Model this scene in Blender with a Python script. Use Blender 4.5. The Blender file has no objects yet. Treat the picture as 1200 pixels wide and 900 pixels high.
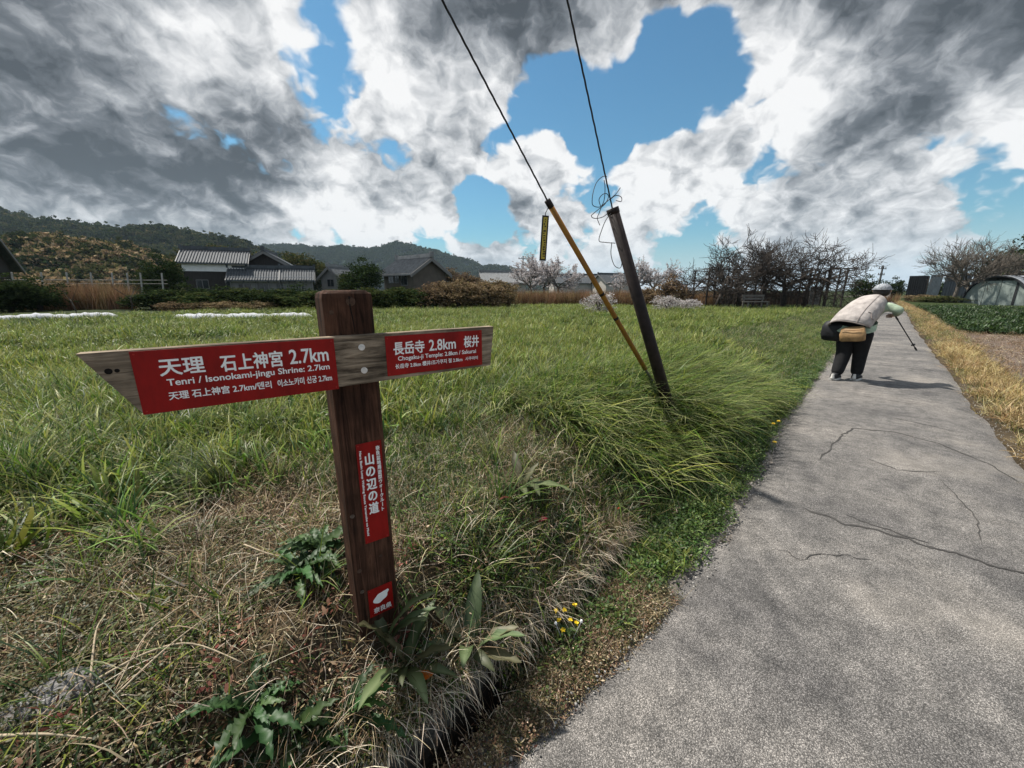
import bpy, bmesh, math, random
import numpy as np
from mathutils import Vector, Matrix, Euler
R = math.radians
rng = np.random.default_rng(7)
random.seed(7)
scene = bpy.context.scene
COL = scene.collection

# ------------------------------------------------------------------ camera
CAM_H = 1.4
PITCH = R(13.7)
FPX = 450.0                                     # focal length in pixels of the 1200 px wide photograph
cam_d = bpy.data.cameras.new('camera')
cam_d.sensor_width = 36.0
cam_d.lens = 36.0 * FPX / 1200.0
cam_d.clip_start = 0.02
cam_d.clip_end = 12000
cam = bpy.data.objects.new('camera', cam_d)
COL.objects.link(cam)
cam.location = (0, 0, CAM_H)
cam.rotation_euler = (R(90) - PITCH, 0, 0)
scene.camera = cam

# ------------------------------------------------------------------ view transform
scene.view_settings.view_transform = 'Standard'
scene.view_settings.look = 'None'
scene.view_settings.exposure = 0.6
scene.view_settings.gamma = 1.0
scene.view_settings.use_curve_mapping = False
scene.cycles.max_bounces = 3
scene.cycles.diffuse_bounces = 1
scene.cycles.glossy_bounces = 1
scene.cycles.transmission_bounces = 1
scene.cycles.transparent_max_bounces = 3
scene.cycles.volume_bounces = 0

# ------------------------------------------------------------------ sun
SUN_AZ = R(-56)          # measured from +Y towards +X : the sun stands to the left and ahead
SUN_EL = R(57)
sd = Vector((math.sin(SUN_AZ) * math.cos(SUN_EL), math.cos(SUN_AZ) * math.cos(SUN_EL), math.sin(SUN_EL)))
sun_d = bpy.data.lights.new('sun', 'SUN')
sun_d.energy = 5.0
sun_d.angle = R(2.0)
sun_d.color = (1.0, 0.95, 0.87)
sun = bpy.data.objects.new('sun', sun_d)
COL.objects.link(sun)
sun.rotation_euler = (-sd).to_track_quat('-Z', 'Y').to_euler()
sun.location = sd * 50


def cray(px, py):
    u = (px - 600) / FPX
    v = (450 - py) / FPX
    return np.array([u, math.cos(PITCH) + v * math.sin(PITCH), -math.sin(PITCH) + v * math.cos(PITCH)])


def at(px, py, Y):
    d = cray(px, py)
    return np.array([0, 0, CAM_H]) + d * (Y / d[1])


def gnd(px, py, z=0.0):
    d = cray(px, py)
    return np.array([0, 0, CAM_H]) + d * ((z - CAM_H) / d[2])


def projpx(P):
    P = np.asarray(P, float)
    x, y, z = P[..., 0], P[..., 1], P[..., 2] - CAM_H
    zc = y * math.cos(PITCH) - z * math.sin(PITCH)
    up = y * math.sin(PITCH) + z * math.cos(PITCH)
    zc = np.where(zc < 0.05, 0.05, zc)
    return 600 + FPX * x / zc, 450 - FPX * up / zc, zc


# ------------------------------------------------------------------ sky
world = bpy.data.worlds.new('World')
scene.world = world
world.use_nodes = True
world.cycles.sampling_method = 'MANUAL'
world.cycles.sample_map_resolution = 512


def build_sky():
    nt = world.node_tree
    N, L = nt.nodes, nt.links
    N.clear()
    out = N.new('ShaderNodeOutputWorld')
    bg = N.new('ShaderNodeBackground')
    bg.inputs['Strength'].default_value = 0.077
    L.new(bg.outputs[0], out.inputs[0])
    sky = N.new('ShaderNodeTexSky')
    sky.sky_type = 'NISHITA'
    sky.sun_disc = False
    sky.sun_elevation = SUN_EL
    sky.sun_rotation = SUN_AZ
    sky.air_density = 1.15
    sky.dust_density = 0.6
    sky.ozone_density = 2.0
    tc = N.new('ShaderNodeTexCoord')

    def link(v, s):
        if isinstance(v, (int, float)):
            s.default_value = v
        elif isinstance(v, tuple):
            s.default_value = v
        else:
            L.new(v, s)

    def M(op, a, b=0.0, c=0.0, clamp=False):
        n = N.new('ShaderNodeMath')
        n.operation = op
        n.use_clamp = clamp
        link(a, n.inputs[0]); link(b, n.inputs[1]); link(c, n.inputs[2])
        return n.outputs[0]

    def VM(op, a, b):
        n = N.new('ShaderNodeVectorMath')
        n.operation = op
        link(a, n.inputs[0]); link(b, n.inputs[1])
        return n.outputs['Value'] if op == 'DOT_PRODUCT' else n.outputs[0]

    def SS(v, a, b, lo=0.0, hi=1.0):
        n = N.new('ShaderNodeMapRange')
        n.interpolation_type = 'SMOOTHSTEP'
        link(v, n.inputs[0])
        for i, k in enumerate((a, b, lo, hi)):
            n.inputs[1 + i].default_value = k
        return n.outputs[0]

    def MIX(f, a, b):
        n = N.new('ShaderNodeMix')
        n.data_type = 'RGBA'
        link(f, n.inputs['Factor']); link(a, n.inputs['A']); link(b, n.inputs['B'])
        return n.outputs['Result']

    d = tc.outputs['Generated']
    sep = N.new('ShaderNodeSeparateXYZ')
    L.new(d, sep.inputs[0])
    z = M('ADD', M('MAXIMUM', sep.outputs[2], 0.0), 0.62)
    cmb = N.new('ShaderNodeCombineXYZ')
    L.new(M('DIVIDE', sep.outputs[0], z), cmb.inputs[0])
    L.new(M('DIVIDE', sep.outputs[1], z), cmb.inputs[1])
    cmb.inputs[2].default_value = 0.35
    base = cmb.outputs[0]

    def fbm(vec, scale, detail, rough, dist=0.0):
        n = N.new('ShaderNodeTexNoise')
        n.noise_dimensions = '2D'
        n.inputs['Scale'].default_value = scale
        n.inputs['Detail'].default_value = detail
        n.inputs['Roughness'].default_value = rough
        n.inputs['Distortion'].default_value = dist
        L.new(vec, n.inputs['Vector'])
        return n.outputs[0]

    def puff(vec, scale, detail):
        n = N.new('ShaderNodeTexVoronoi')
        n.voronoi_dimensions = '2D'
        n.feature = 'F1'
        n.inputs['Scale'].default_value = scale
        n.inputs['Detail'].default_value = detail
        n.inputs['Roughness'].default_value = 0.5
        n.inputs['Lacunarity'].default_value = 2.2
        n.normalize = True
        L.new(vec, n.inputs['Vector'])
        return M('SUBTRACT', 1.0, n.outputs['Distance'])

    # warp the cloud plane so that the puffs are uneven
    wn = N.new('ShaderNodeTexNoise')
    wn.noise_dimensions = '2D'
    wn.inputs['Scale'].default_value = 14.0
    wn.inputs['Detail'].default_value = 3.0
    L.new(base, wn.inputs['Vector'])
    wv = VM('MULTIPLY', VM('SUBTRACT', wn.outputs[1], (0.5, 0.5, 0.5)), (0.05, 0.05, 0.0))
    p = VM('ADD', base, wv)
    sh = VM('ADD', p, (sd.x * 0.06, sd.y * 0.06, 0.0))

    def density(v, det, pd):
        a = fbm(v, 2.9, det, 0.52)
        b = puff(v, 7.5, pd)
        return M('ADD', M('MULTIPLY', a, 0.85), M('MULTIPLY', b, 0.30))

    acc = None
    for (px, py, rad, wc, wg) in BANKS:
        c = cray(px, py)
        c = c / np.linalg.norm(c)
        dp = VM('DOT_PRODUCT', d, tuple(float(k) for k in c))
        v = SS(dp, math.cos(R(rad)), 1.0, 0.0, 1.0)
        n = N.new('ShaderNodeVectorMath')
        n.operation = 'SCALE'
        n.inputs[0].default_value = (wc, wg, 0)
        L.new(v, n.inputs['Scale'])
        acc = n.outputs[0] if acc is None else VM('ADD', acc, n.outputs[0])
    cg = N.new('ShaderNodeSeparateXYZ')
    L.new(acc, cg.inputs[0])
    cover, gloom = cg.outputs[0], cg.outputs[1]
    d0 = density(p, 5.0, 3.0)
    d1 = density(sh, 5.0, 3.0)
    den = M('ADD', d0, cover)
    mask = SS(den, 0.585, 0.645)
    # thick parts turn dark underneath; the sun side of every swelling is bright
    body = M('ADD', fbm(p, 3.4, 1.0, 0.5), gloom)
    thick = SS(M('ADD', M('MULTIPLY', den, 0.45), M('MULTIPLY', body, 0.55)), 0.43, 1.0)
    relief = M('MULTIPLY', M('SUBTRACT', d0, d1), 3.4)
    fine = M('MULTIPLY', M('SUBTRACT', fbm(p, 21.0, 5.0, 0.62), 0.5), 0.85)
    dark = M('ADD', M('SUBTRACT', thick, relief), fine, clamp=True)
    ramp = N.new('ShaderNodeValToRGB')
    L.new(dark, ramp.inputs[0])
    e = ramp.color_ramp.elements
    e[0].position = 0.0; e[0].color = (8.3, 8.3, 8.3, 1)
    e[1].position = 1.0; e[1].color = (0.62, 0.71, 0.83, 1)
    for pos, c in ((0.25, (6.0, 6.1, 6.25, 1)), (0.48, (3.7, 3.88, 4.1, 1)), (0.75, (1.5, 1.65, 1.85, 1))):
        k = ramp.color_ramp.elements.new(pos)
        k.color = c
    blue = N.new('ShaderNodeMix')
    blue.data_type = 'RGBA'
    blue.blend_type = 'MULTIPLY'
    blue.inputs['Factor'].default_value = 1.0
    L.new(sky.outputs[0], blue.inputs['A'])
    blue.inputs['B'].default_value = SKYTINT
    col = MIX(mask, blue.outputs['Result'], ramp.outputs[0])
    # towards the horizon the gaps fill with pale air
    hz = SS(sep.outputs[2], 0.0, 0.14, 0.6, 0.0)
    col = MIX(hz, col, (5.2, 5.9, 6.5, 1.0))
    L.new(col, bg.inputs['Color'])


SKYTINT = (0.47, 0.84, 0.93, 1.0)
# (where a bank or gap is seen, radius in degrees, cover, gloom)
BANKS = [(700, 130, 8, -.16, 0), (800, 85, 8, -.16, 0), (620, 120, 6, -.13, 0), (555, 250, 6, -.13, 0), (490, 258, 5, -.08, 0), (865, 45, 6, -.14, 0),
         (190, 180, 3, -.06, 0), (900, 200, 4, -.08, 0), (30, 40, 26, .15, .34), (320, 145, 8, .12, .30), (1120, 35, 12, .15, .50), (690, -50, 14, .18, .44), (880, -50, 11, .14, .44), (470, -60, 11, .10, .36),
         (480, 75, 10, .14, -.20), (250, 60, 6, 0, -.14), (640, 220, 8, .16, -.04), (715, 62, 4.5, .15, -.1), (770, 185, 9, .11, -.04), (925, 135, 13, .10, -.16),
         (400, 258, 10, .09, -.14), (740, 280, 10, .07, -.1), (1060, 200, 17, .08, -.06), (600, 245, 5, .02, .34), (860, 175, 4, 0, .14), (130, 245, 10, .04, -.08), (840, 150, 5, .02, .16), (960, 200, 6, 0, .16), (690, 255, 6, 0, .14), (560, 60, 5, 0, -.1)]
build_sky()

# ================================================================== helpers
def tag(o, label=None, cat=None, group=None, kind=None):
    if label: o['label'] = label
    if cat: o['category'] = cat
    if group: o['group'] = group
    if kind: o['kind'] = kind
    return o


def empty(name, loc=(0, 0, 0), rz=0.0, parent=None):
    o = bpy.data.objects.new(name, None)
    COL.objects.link(o)
    o.empty_display_size = 0.1
    o.location = loc
    o.rotation_euler = (0, 0, rz)
    o.parent = parent
    return o


def link(name, me, mat, parent=None, smooth=False, loc=None, rz=None):
    o = bpy.data.objects.new(name, me)
    COL.objects.link(o)
    if mat is not None and len(me.materials) == 0:
        me.materials.append(mat)
    if smooth:
        me.polygons.foreach_set('use_smooth', [True] * len(me.polygons))
    o.parent = parent
    if loc is not None: o.location = loc
    if rz is not None: o.rotation_euler = (0, 0, rz)
    return o


def copy_tree(o, parent=None):
    c = o.copy()
    COL.objects.link(c)
    c.parent = parent
    for ch in list(o.children):
        copy_tree(ch, c)
    return c


def np_mesh(name, V, Fq, cols=None, tri=False):
    """numpy verts (n,3) and faces (m,4) or (m,3)"""
    V = np.asarray(V, np.float32)
    Fq = np.asarray(Fq, np.int32)
    k = Fq.shape[1]
    me = bpy.data.meshes.new(name)
    me.vertices.add(len(V))
    me.vertices.foreach_set('co', V.ravel())
    me.loops.add(Fq.size)
    me.loops.foreach_set('vertex_index', Fq.ravel())
    me.polygons.add(len(Fq))
    me.polygons.foreach_set('loop_start', np.arange(0, Fq.size, k, dtype=np.int32))
    if cols is not None:
        a = me.color_attributes.new('Col', 'FLOAT_COLOR', 'POINT')
        c4 = np.ones((len(V), 4), np.float32)
        c4[:, :3] = cols
        a.data.foreach_set('color', c4.ravel())
    me.update(calc_edges=True)
    return me


class MB:
    """collects boxes, tubes, prisms; build() links them as one mesh object"""
    def __init__(s):
        s.v = []
        s.f = []

    def add(s, vs, fs):
        b = len(s.v)
        s.v += [tuple(float(k) for k in v) for v in vs]
        s.f += [tuple(b + i for i in f) for f in fs]
        return s

    def box(s, c, size, M=None):
        x, y, z = (k / 2 for k in size)
        vs = [Vector((sx * x, sy * y, sz * z)) for sz in (-1, 1) for sx, sy in ((-1, -1), (1, -1), (1, 1), (-1, 1))]
        if M is not None: vs = [M @ v for v in vs]
        vs = [v + Vector(c) for v in vs]
        return s.add(vs, [(3, 2, 1, 0), (4, 5, 6, 7), (0, 1, 5, 4), (1, 2, 6, 5), (2, 3, 7, 6), (3, 0, 4, 7)])

    def tube(s, pts, rad, sides=8, caps=True, flat=None):
        pts = [Vector(p) for p in pts]
        n = len(pts)
        if isinstance(rad, (int, float)): rad = [rad] * n
        vs = []
        ref = None
        for i, p in enumerate(pts):
            t = (pts[min(i + 1, n - 1)] - pts[max(i - 1, 0)])
            t = t.normalized() if t.length > 1e-9 else Vector((0, 0, 1))
            if ref is None:
                ref = Vector((1, 0, 0)) if abs(t.x) < 0.8 else Vector((0, 1, 0))
            a = (ref - t * ref.dot(t)).normalized()
            ref = a
            b = t.cross(a)
            fl = 1.0 if flat is None else flat
            for k in range(sides):
                an = 2 * math.pi * k / sides
                vs.append(p + a * (math.cos(an) * rad[i]) + b * (math.sin(an) * rad[i] * fl))
        fs = []
        for i in range(n - 1):
            for k in range(sides):
                k2 = (k + 1) % sides
                fs.append((i * sides + k, i * sides + k2, (i + 1) * sides + k2, (i + 1) * sides + k))
        if caps:
            fs.append(tuple(range(sides - 1, -1, -1)))
            fs.append(tuple((n - 1) * sides + k for k in range(sides)))
        return s.add(vs, fs)

    def prism(s, poly, axis, lo, hi):
        """poly: 2-D outline, extruded along 'x','y' or 'z' from lo to hi"""
        def put(a, b, c):
            return {'x': (c, a, b), 'y': (a, c, b), 'z': (a, b, c)}[axis]
        n = len(poly)
        vs = [put(a, b, lo) for a, b in poly] + [put(a, b, hi) for a, b in poly]
        fs = [tuple(range(n - 1, -1, -1)), tuple(range(n, 2 * n))]
        for i in range(n):
            j = (i + 1) % n
            fs.append((i, j, n + j, n + i))
        return s.add(vs, fs)

    def loft(s, rings, caps=True):
        n = len(rings[0])
        vs = [v for r in rings for v in r]
        fs = []
        for i in range(len(rings) - 1):
            for k in range(n):
                k2 = (k + 1) % n
                fs.append((i * n + k, i * n + k2, (i + 1) * n + k2, (i + 1) * n + k))
        if caps:
            fs.append(tuple(range(n - 1, -1, -1)))
            fs.append(tuple((len(rings) - 1) * n + k for k in range(n)))
        return s.add(vs, fs)

    def mesh(s, name):
        me = bpy.data.meshes.new(name)
        me.from_pydata(s.v, [], s.f)
        bm = bmesh.new()
        bm.from_mesh(me)
        bmesh.ops.recalc_face_normals(bm, faces=bm.faces)
        bm.to_mesh(me)
        bm.free()
        return me

    def build(s, name, mat, parent=None, smooth=False, bevel=0.0, loc=None, rz=None):
        me = s.mesh(name)
        if bevel:
            bm = bmesh.new()
            bm.from_mesh(me)
            bmesh.ops.bevel(bm, geom=bm.edges[:], offset=bevel, segments=2, affect='EDGES', profile=0.6)
            bm.to_mesh(me)
            bm.free()
        return link(name, me, mat, parent, smooth, loc, rz)


def hash2(ix, iy, seed=0):
    h = (ix.astype(np.int64) * 374761393 + iy.astype(np.int64) * 668265263 + seed * 974711) & 0x7fffffff
    h = ((h ^ (h >> 13)) * 1274126177) & 0x7fffffff
    return ((h ^ (h >> 16)) & 0xffff) / 65535.0


def vnoise(x, y, seed=0, octaves=3):
    x = np.asarray(x, float); y = np.asarray(y, float)
    tot = np.zeros(np.broadcast(x, y).shape); amp = 1.0; s = 0.0
    for o in range(octaves):
        ix = np.floor(x); iy = np.floor(y)
        fx = x - ix; fy = y - iy
        fx = fx * fx * (3 - 2 * fx); fy = fy * fy * (3 - 2 * fy)
        a = hash2(ix, iy, seed + o); b = hash2(ix + 1, iy, seed + o)
        c = hash2(ix, iy + 1, seed + o); d = hash2(ix + 1, iy + 1, seed + o)
        tot = tot + amp * ((a * (1 - fx) + b * fx) * (1 - fy) + (c * (1 - fx) + d * fx) * fy)
        s += amp
        amp *= 0.5; x = x * 2.03 + 17.1; y = y * 2.03 + 5.3
    return tot / s


def sstep(x, a, b):
    t = np.clip((np.asarray(x, float) - a) / (b - a), 0, 1)
    return t * t * (3 - 2 * t)


# ------------------------------------------------------------------ materials
def mat(name, col, rough=0.8, var=0.0, vscale=8.0, bump=0.0, bscale=30.0, metal=0.0, col2=None, stretch=None, spec=0.3, attr=False, transl=0.0, instvar=0.0, detail=6.0):
    m = bpy.data.materials.new(name)
    m.use_nodes = True
    nt = m.node_tree
    N, L = nt.nodes, nt.links
    b = N['Principled BSDF']
    b.inputs['Roughness'].default_value = rough
    b.inputs['Metallic'].default_value = metal
    b.inputs['Specular IOR Level'].default_value = spec
    src = None
    c4 = (*col, 1)
    if attr:
        a = N.new('ShaderNodeVertexColor')
        a.layer_name = 'Col'
        src = a.outputs[0]
    vec = None
    if var or bump:
        tc = N.new('ShaderNodeTexCoord')
        mp = N.new('ShaderNodeMapping')
        L.new(tc.outputs['Object'], mp.inputs[0])
        if stretch: mp.inputs['Scale'].default_value = stretch
        vec = mp.outputs[0]
    if var:
        n = N.new('ShaderNodeTexNoise')
        n.inputs['Scale'].default_value = vscale
        n.inputs['Detail'].default_value = detail
        n.inputs['Roughness'].default_value = 0.65
        L.new(vec, n.inputs['Vector'])
        rp = N.new('ShaderNodeMapRange')
        rp.inputs[1].default_value = 0.3
        rp.inputs[2].default_value = 0.7
        L.new(n.outputs[0], rp.inputs[0])
        mx = N.new('ShaderNodeMix')
        mx.data_type = 'RGBA'
        L.new(rp.outputs[0], mx.inputs['Factor'])
        lo = tuple(k * (1 - var) for k in col)
        hi = col2 if col2 else tuple(min(1, k * (1 + var)) for k in col)
        if src is None:
            mx.inputs['A'].default_value = (*lo, 1)
            mx.inputs['B'].default_value = (*hi, 1)
            src = mx.outputs['Result']
        else:
            mx.inputs['A'].default_value = (1 - var,) * 3 + (1,)
            mx.inputs['B'].default_value = (1 + var,) * 3 + (1,)
            mu = N.new('ShaderNodeMix')
            mu.data_type = 'RGBA'; mu.blend_type = 'MULTIPLY'
            mu.inputs['Factor'].default_value = 1
            L.new(src, mu.inputs['A']); L.new(mx.outputs['Result'], mu.inputs['B'])
            src = mu.outputs['Result']
    if instvar:
        oi = N.new('ShaderNodeObjectInfo')
        hs = N.new('ShaderNodeHueSaturation')
        r1 = N.new('ShaderNodeMapRange')
        L.new(oi.outputs['Random'], r1.inputs[0])
        r1.inputs[3].default_value = 1 - instvar; r1.inputs[4].default_value = 1 + instvar
        L.new(r1.outputs[0], hs.inputs['Value'])
        r2 = N.new('ShaderNodeMapRange')
        fr = N.new('ShaderNodeMath'); fr.operation = 'MULTIPLY_ADD'
        fr.inputs[1].default_value = 7.31; fr.inputs[2].default_value = 0.0
        L.new(oi.outputs['Random'], fr.inputs[0])
        f2 = N.new('ShaderNodeMath'); f2.operation = 'FRACT'
        L.new(fr.outputs[0], f2.inputs[0])
        L.new(f2.outputs[0], r2.inputs[0])
        r2.inputs[3].default_value = 0.5 - instvar * 0.06; r2.inputs[4].default_value = 0.5 + instvar * 0.06
        L.new(r2.outputs[0], hs.inputs['Hue'])
        if src is not None: L.new(src, hs.inputs['Color'])
        else: hs.inputs['Color'].default_value = c4
        src = hs.outputs[0]
    if src is not None: L.new(src, b.inputs['Base Color'])
    else: b.inputs['Base Color'].default_value = c4
    if bump:
        n2 = N.new('ShaderNodeTexNoise')
        n2.inputs['Scale'].default_value = bscale
        n2.inputs['Detail'].default_value = 5
        L.new(vec, n2.inputs['Vector'])
        bp = N.new('ShaderNodeBump')
        bp.inputs['Strength'].default_value = bump
        bp.inputs['Distance'].default_value = 0.01
        L.new(n2.outputs[0], bp.inputs['Height'])
        L.new(bp.outputs[0], b.inputs['Normal'])
    if spec == 0.0:
        df = N.new('ShaderNodeBsdfDiffuse')
        if src is not None: L.new(src, df.inputs[0])
        else: df.inputs[0].default_value = c4
        N.remove(b)
        b = df
        L.new(b.outputs[0], N['Material Output'].inputs[0])
    if transl:
        tr = N.new('ShaderNodeBsdfTranslucent')
        if src is not None: L.new(src, tr.inputs[0])
        else: tr.inputs[0].default_value = c4
        ms = N.new('ShaderNodeMixShader')
        ms.inputs[0].default_value = transl
        L.new(b.outputs[0], ms.inputs[1]); L.new(tr.outputs[0], ms.inputs[2])
        L.new(ms.outputs[0], N['Material Output'].inputs[0])
    return m


LEAF = mat('leaf', (0.1, 0.1, 0.1), 0.5, attr=True, transl=0.32, instvar=0.42, spec=0.35)
DRY = mat('dry_grass', (0.3, 0.2, 0.1), 0.8, attr=True, transl=0.15, instvar=0.42, spec=0.0)
FOL = mat('foliage', (0.05, 0.07, 0.02), 0.65, attr=True, transl=0.25, instvar=0.12, spec=0.0)
BLOSSOM = mat('blossom', (0.7, 0.66, 0.66), 0.7, attr=True, transl=0.3)
BARK = mat('bark', (0.045, 0.036, 0.03), 0.9, var=0.5, vscale=12, bump=0.5, bscale=40)
BARK_PALE = mat('pale_bark', (0.10, 0.085, 0.07), 0.9, var=0.5, vscale=12)
ASPHALT = None

# ================================================================== the ground
S2 = math.sqrt(0.5)
_TL = [-40, -3, 0.57, 0.805, 1.267, 1.75, 2.356, 3.25, 4.73, 8.17, 19.4, 41.9, 60, 90]
_NL = [0.8, 0.72, 0.668, 0.636, 0.58, 0.547, 0.535, 0.566, 0.70, 0.817, 1.12, 1.15, 2.6, 8.0]
_TR = [-40, 0, 5.06, 6.89, 10.8, 15.9, 23.7, 37.9, 60, 90]
_NR = [-1.15, -1.05, -0.926, -0.856, -0.77, -0.615, -0.417, -0.19, 1.0, 6.2]


def road_left(t): return np.interp(t, _TL, _NL)
def road_right(t): return np.interp(t, _TR, _NR)
def ditch_n(t): return np.interp(t, [-4, 0.5, 0.85, 1.4, 1.7, 2.4, 4], [0.80, 0.79, 0.80, 0.84, 0.87, 0.93, 1.05])


def ditch_open(t): return np.maximum(1 - sstep(t, 0.75, 0.98), sstep(t, 1.30, 1.38) * (1 - sstep(t, 1.58, 1.72)))


def tn(X, Y): return (X + Y) * S2, (Y - X) * S2
def xy(t, n): return (t - n) * S2, (t + n) * S2


def height(X, Y):
    X = np.asarray(X, float); Y = np.asarray(Y, float)
    t, n = tn(X, Y)
    nl, nr, nd = road_left(t), road_right(t), ditch_n(t)
    far = sstep(np.hypot(X, Y), 3, 12)
    # left bank and field
    fade = 1 - sstep(t, 1.9, 3.2)                       # the open ditch closes under the weeds
    e0 = np.where(t < 3.2, nd + 0.07, nl + 0.1 + 0.25 * sstep(t, 3.2, 6))
    w = 0.32 + 0.9 * sstep(t, 0.8, 3.4) + 0.5 * sstep(t, 4, 10)
    lip = 0.02 + 0.10 * (1 - sstep(t, 0.5, 1.0))
    bank = lip + (0.40 - lip) * sstep((n - e0) / w, -0.25, 1.0)
    bank = bank + (vnoise(X * 2.2, Y * 2.2, 3) - 0.5) * 0.07 * sstep(n - e0, 0.0, 0.3) + (vnoise(X * 9, Y * 9, 5, 2) - 0.5) * 0.025
    bank = bank + (vnoise(X * 0.25, Y * 0.25, 9) - 0.5) * 0.10 * far
    # ditch cut
    hw = 0.046 - 0.022 * sstep(t, 0.7, 1.3) + (vnoise(t * 5.0, 3.0, 13) - .5) * 0.035
    cut = (1 - sstep(np.abs(n - nd + (vnoise(t * 3.0, 8.0, 15) - .5) * .03), hw, hw + 0.02)) * ditch_open(t)
    strip = (vnoise(X * 6, Y * 6, 11) - 0.5) * 0.03 - 0.012 + 0.05 * sstep(t, 2.2, 5) * sstep(n - nl, 0.05, 0.35)
    left = np.where(n > e0 - 0.002, bank, strip)
    left = left * (1 - cut) + (-0.34) * cut
    # right verge and lower field
    m = nr - n
    right = -0.012 + 0.03 * sstep(m, 0.02, 0.3) + (vnoise(X * 3, Y * 3, 21) - 0.5) * 0.06 * sstep(m, 0, .3) - 0.16 * sstep(m, 0.65, 1.3)
    right = right + (vnoise(X * 4, Y * 4, 23, 2) - 0.5) * 0.10 * sstep(m, 0.9, 1.6) * (1 - sstep(t, 17, 20)) + 0.25 * sstep(m, 4, 12) * 0.6
    z = np.where(n > nl, left, np.where(n < nr, right, -0.03))
    rise = sstep(t, 40, 62) * 0.25 * (n > nr - 6)
    z = z + rise * (1 - sstep(np.hypot(X, Y), 150, 300))
    return z


def graded(spans):
    out = []
    for a, b, st in spans:
        out.append(np.arange(a, b, st))
    return np.concatenate(out + [np.array([spans[-1][1]])])


def geo(a, b, k):
    return np.geomspace(a, b, k)


def build_ground():
    tpos = np.concatenate([-geo(1500, 4, 24), np.arange(-3.5, -1, 0.25), np.arange(-1, 3.6, 0.045), np.arange(3.6, 10, 0.12), np.arange(10, 25, 0.35), np.arange(25, 80, 1.0), geo(80, 4000, 40)])
    npos = np.concatenate([-geo(3000, 14, 40), np.arange(-13, -4, 0.35), np.arange(-4, 0.4, 0.09), np.arange(0.4, 1.25, 0.0125), np.arange(1.25, 3.2, 0.05), np.arange(3.2, 8, 0.15), np.arange(8, 30, 0.5), np.arange(30, 80, 2), geo(80, 4000, 40)])
    T, Nn = np.meshgrid(tpos, npos, indexing='ij')
    X, Y = xy(T, Nn)
    Z = height(X, Y)
    V = np.stack([X, Y, Z], -1).reshape(-1, 3)
    a, b = T.shape
    i = np.arange(a * b).reshape(a, b)
    Fq = np.stack([i[:-1, :-1], i[1:, :-1], i[1:, 1:], i[:-1, 1:]], -1).reshape(-1, 4)
    # colour of the bare ground itself
    nl, nr = road_left(T), road_right(T)
    soil = np.array([0.030, 0.023, 0.016])
    straw = np.array([0.085, 0.064, 0.038])
    turf = np.array([0.028, 0.040, 0.012])
    gravel = np.array([0.17, 0.15, 0.13])
    plough = np.array([0.14, 0.11, 0.09])
    k = vnoise(X * 1.3, Y * 1.3, 31)[..., None]
    k2 = vnoise(X * 7, Y * 7, 33)[..., None]
    c = soil * (1 - k2) + straw * k2 * 0.8
    fld = sstep(Nn, 1.6, 3.2)[..., None]
    c = c * (1 - fld) + (turf * (0.7 + 0.5 * k2) * (0.6 + 0.4 * k)) * fld
    gl = ((Nn < nl + 0.16) & (Nn > nl - .5))[..., None]
    c = np.where(gl, gravel * (0.6 + 0.8 * k2), c)
    rv = (Nn < nr)[..., None]
    c = np.where(rv, (soil * 0.5 + straw * 0.5) * (0.6 + 0.8 * k2), c)
    pf = ((Nn < nr - .75) & (T < 22))[..., None]
    c = np.where(pf, plough * (0.55 + 0.9 * k2), c)
    gf = ((Nn < nr - 1.3) & (T >= 22))[..., None]
    c = np.where(gf, turf * (0.7 + 0.6 * k2), c)
    cut = ((np.abs(Nn - ditch_n(T)) < 0.075) & (ditch_open(T) > .5))[..., None]
    c = np.where(cut, np.array([0.03, 0.026, 0.022]), c)
    me = np_mesh('ground', V, Fq, c.reshape(-1, 3))
    m = mat('earth', (0.1, 0.1, 0.1), 0.95, var=0.45, vscale=14, bump=0.9, bscale=60, attr=True, spec=0.1, detail=8)
    o = link('ground', me, m, smooth=True)
    tag(o, kind='structure')


build_ground()


def hit(px, py):
    """where the line of sight through a pixel of the photograph meets the ground"""
    d = cray(px, py); o = np.array([0, 0, CAM_H])
    s = np.linspace(.3, 60, 6000) if py < 430 else np.linspace(.3, 12, 3000)
    P = o + s[:, None] * d
    k = np.argmax(P[:, 2] < height(P[:, 0], P[:, 1]))
    return P[k]


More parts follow.
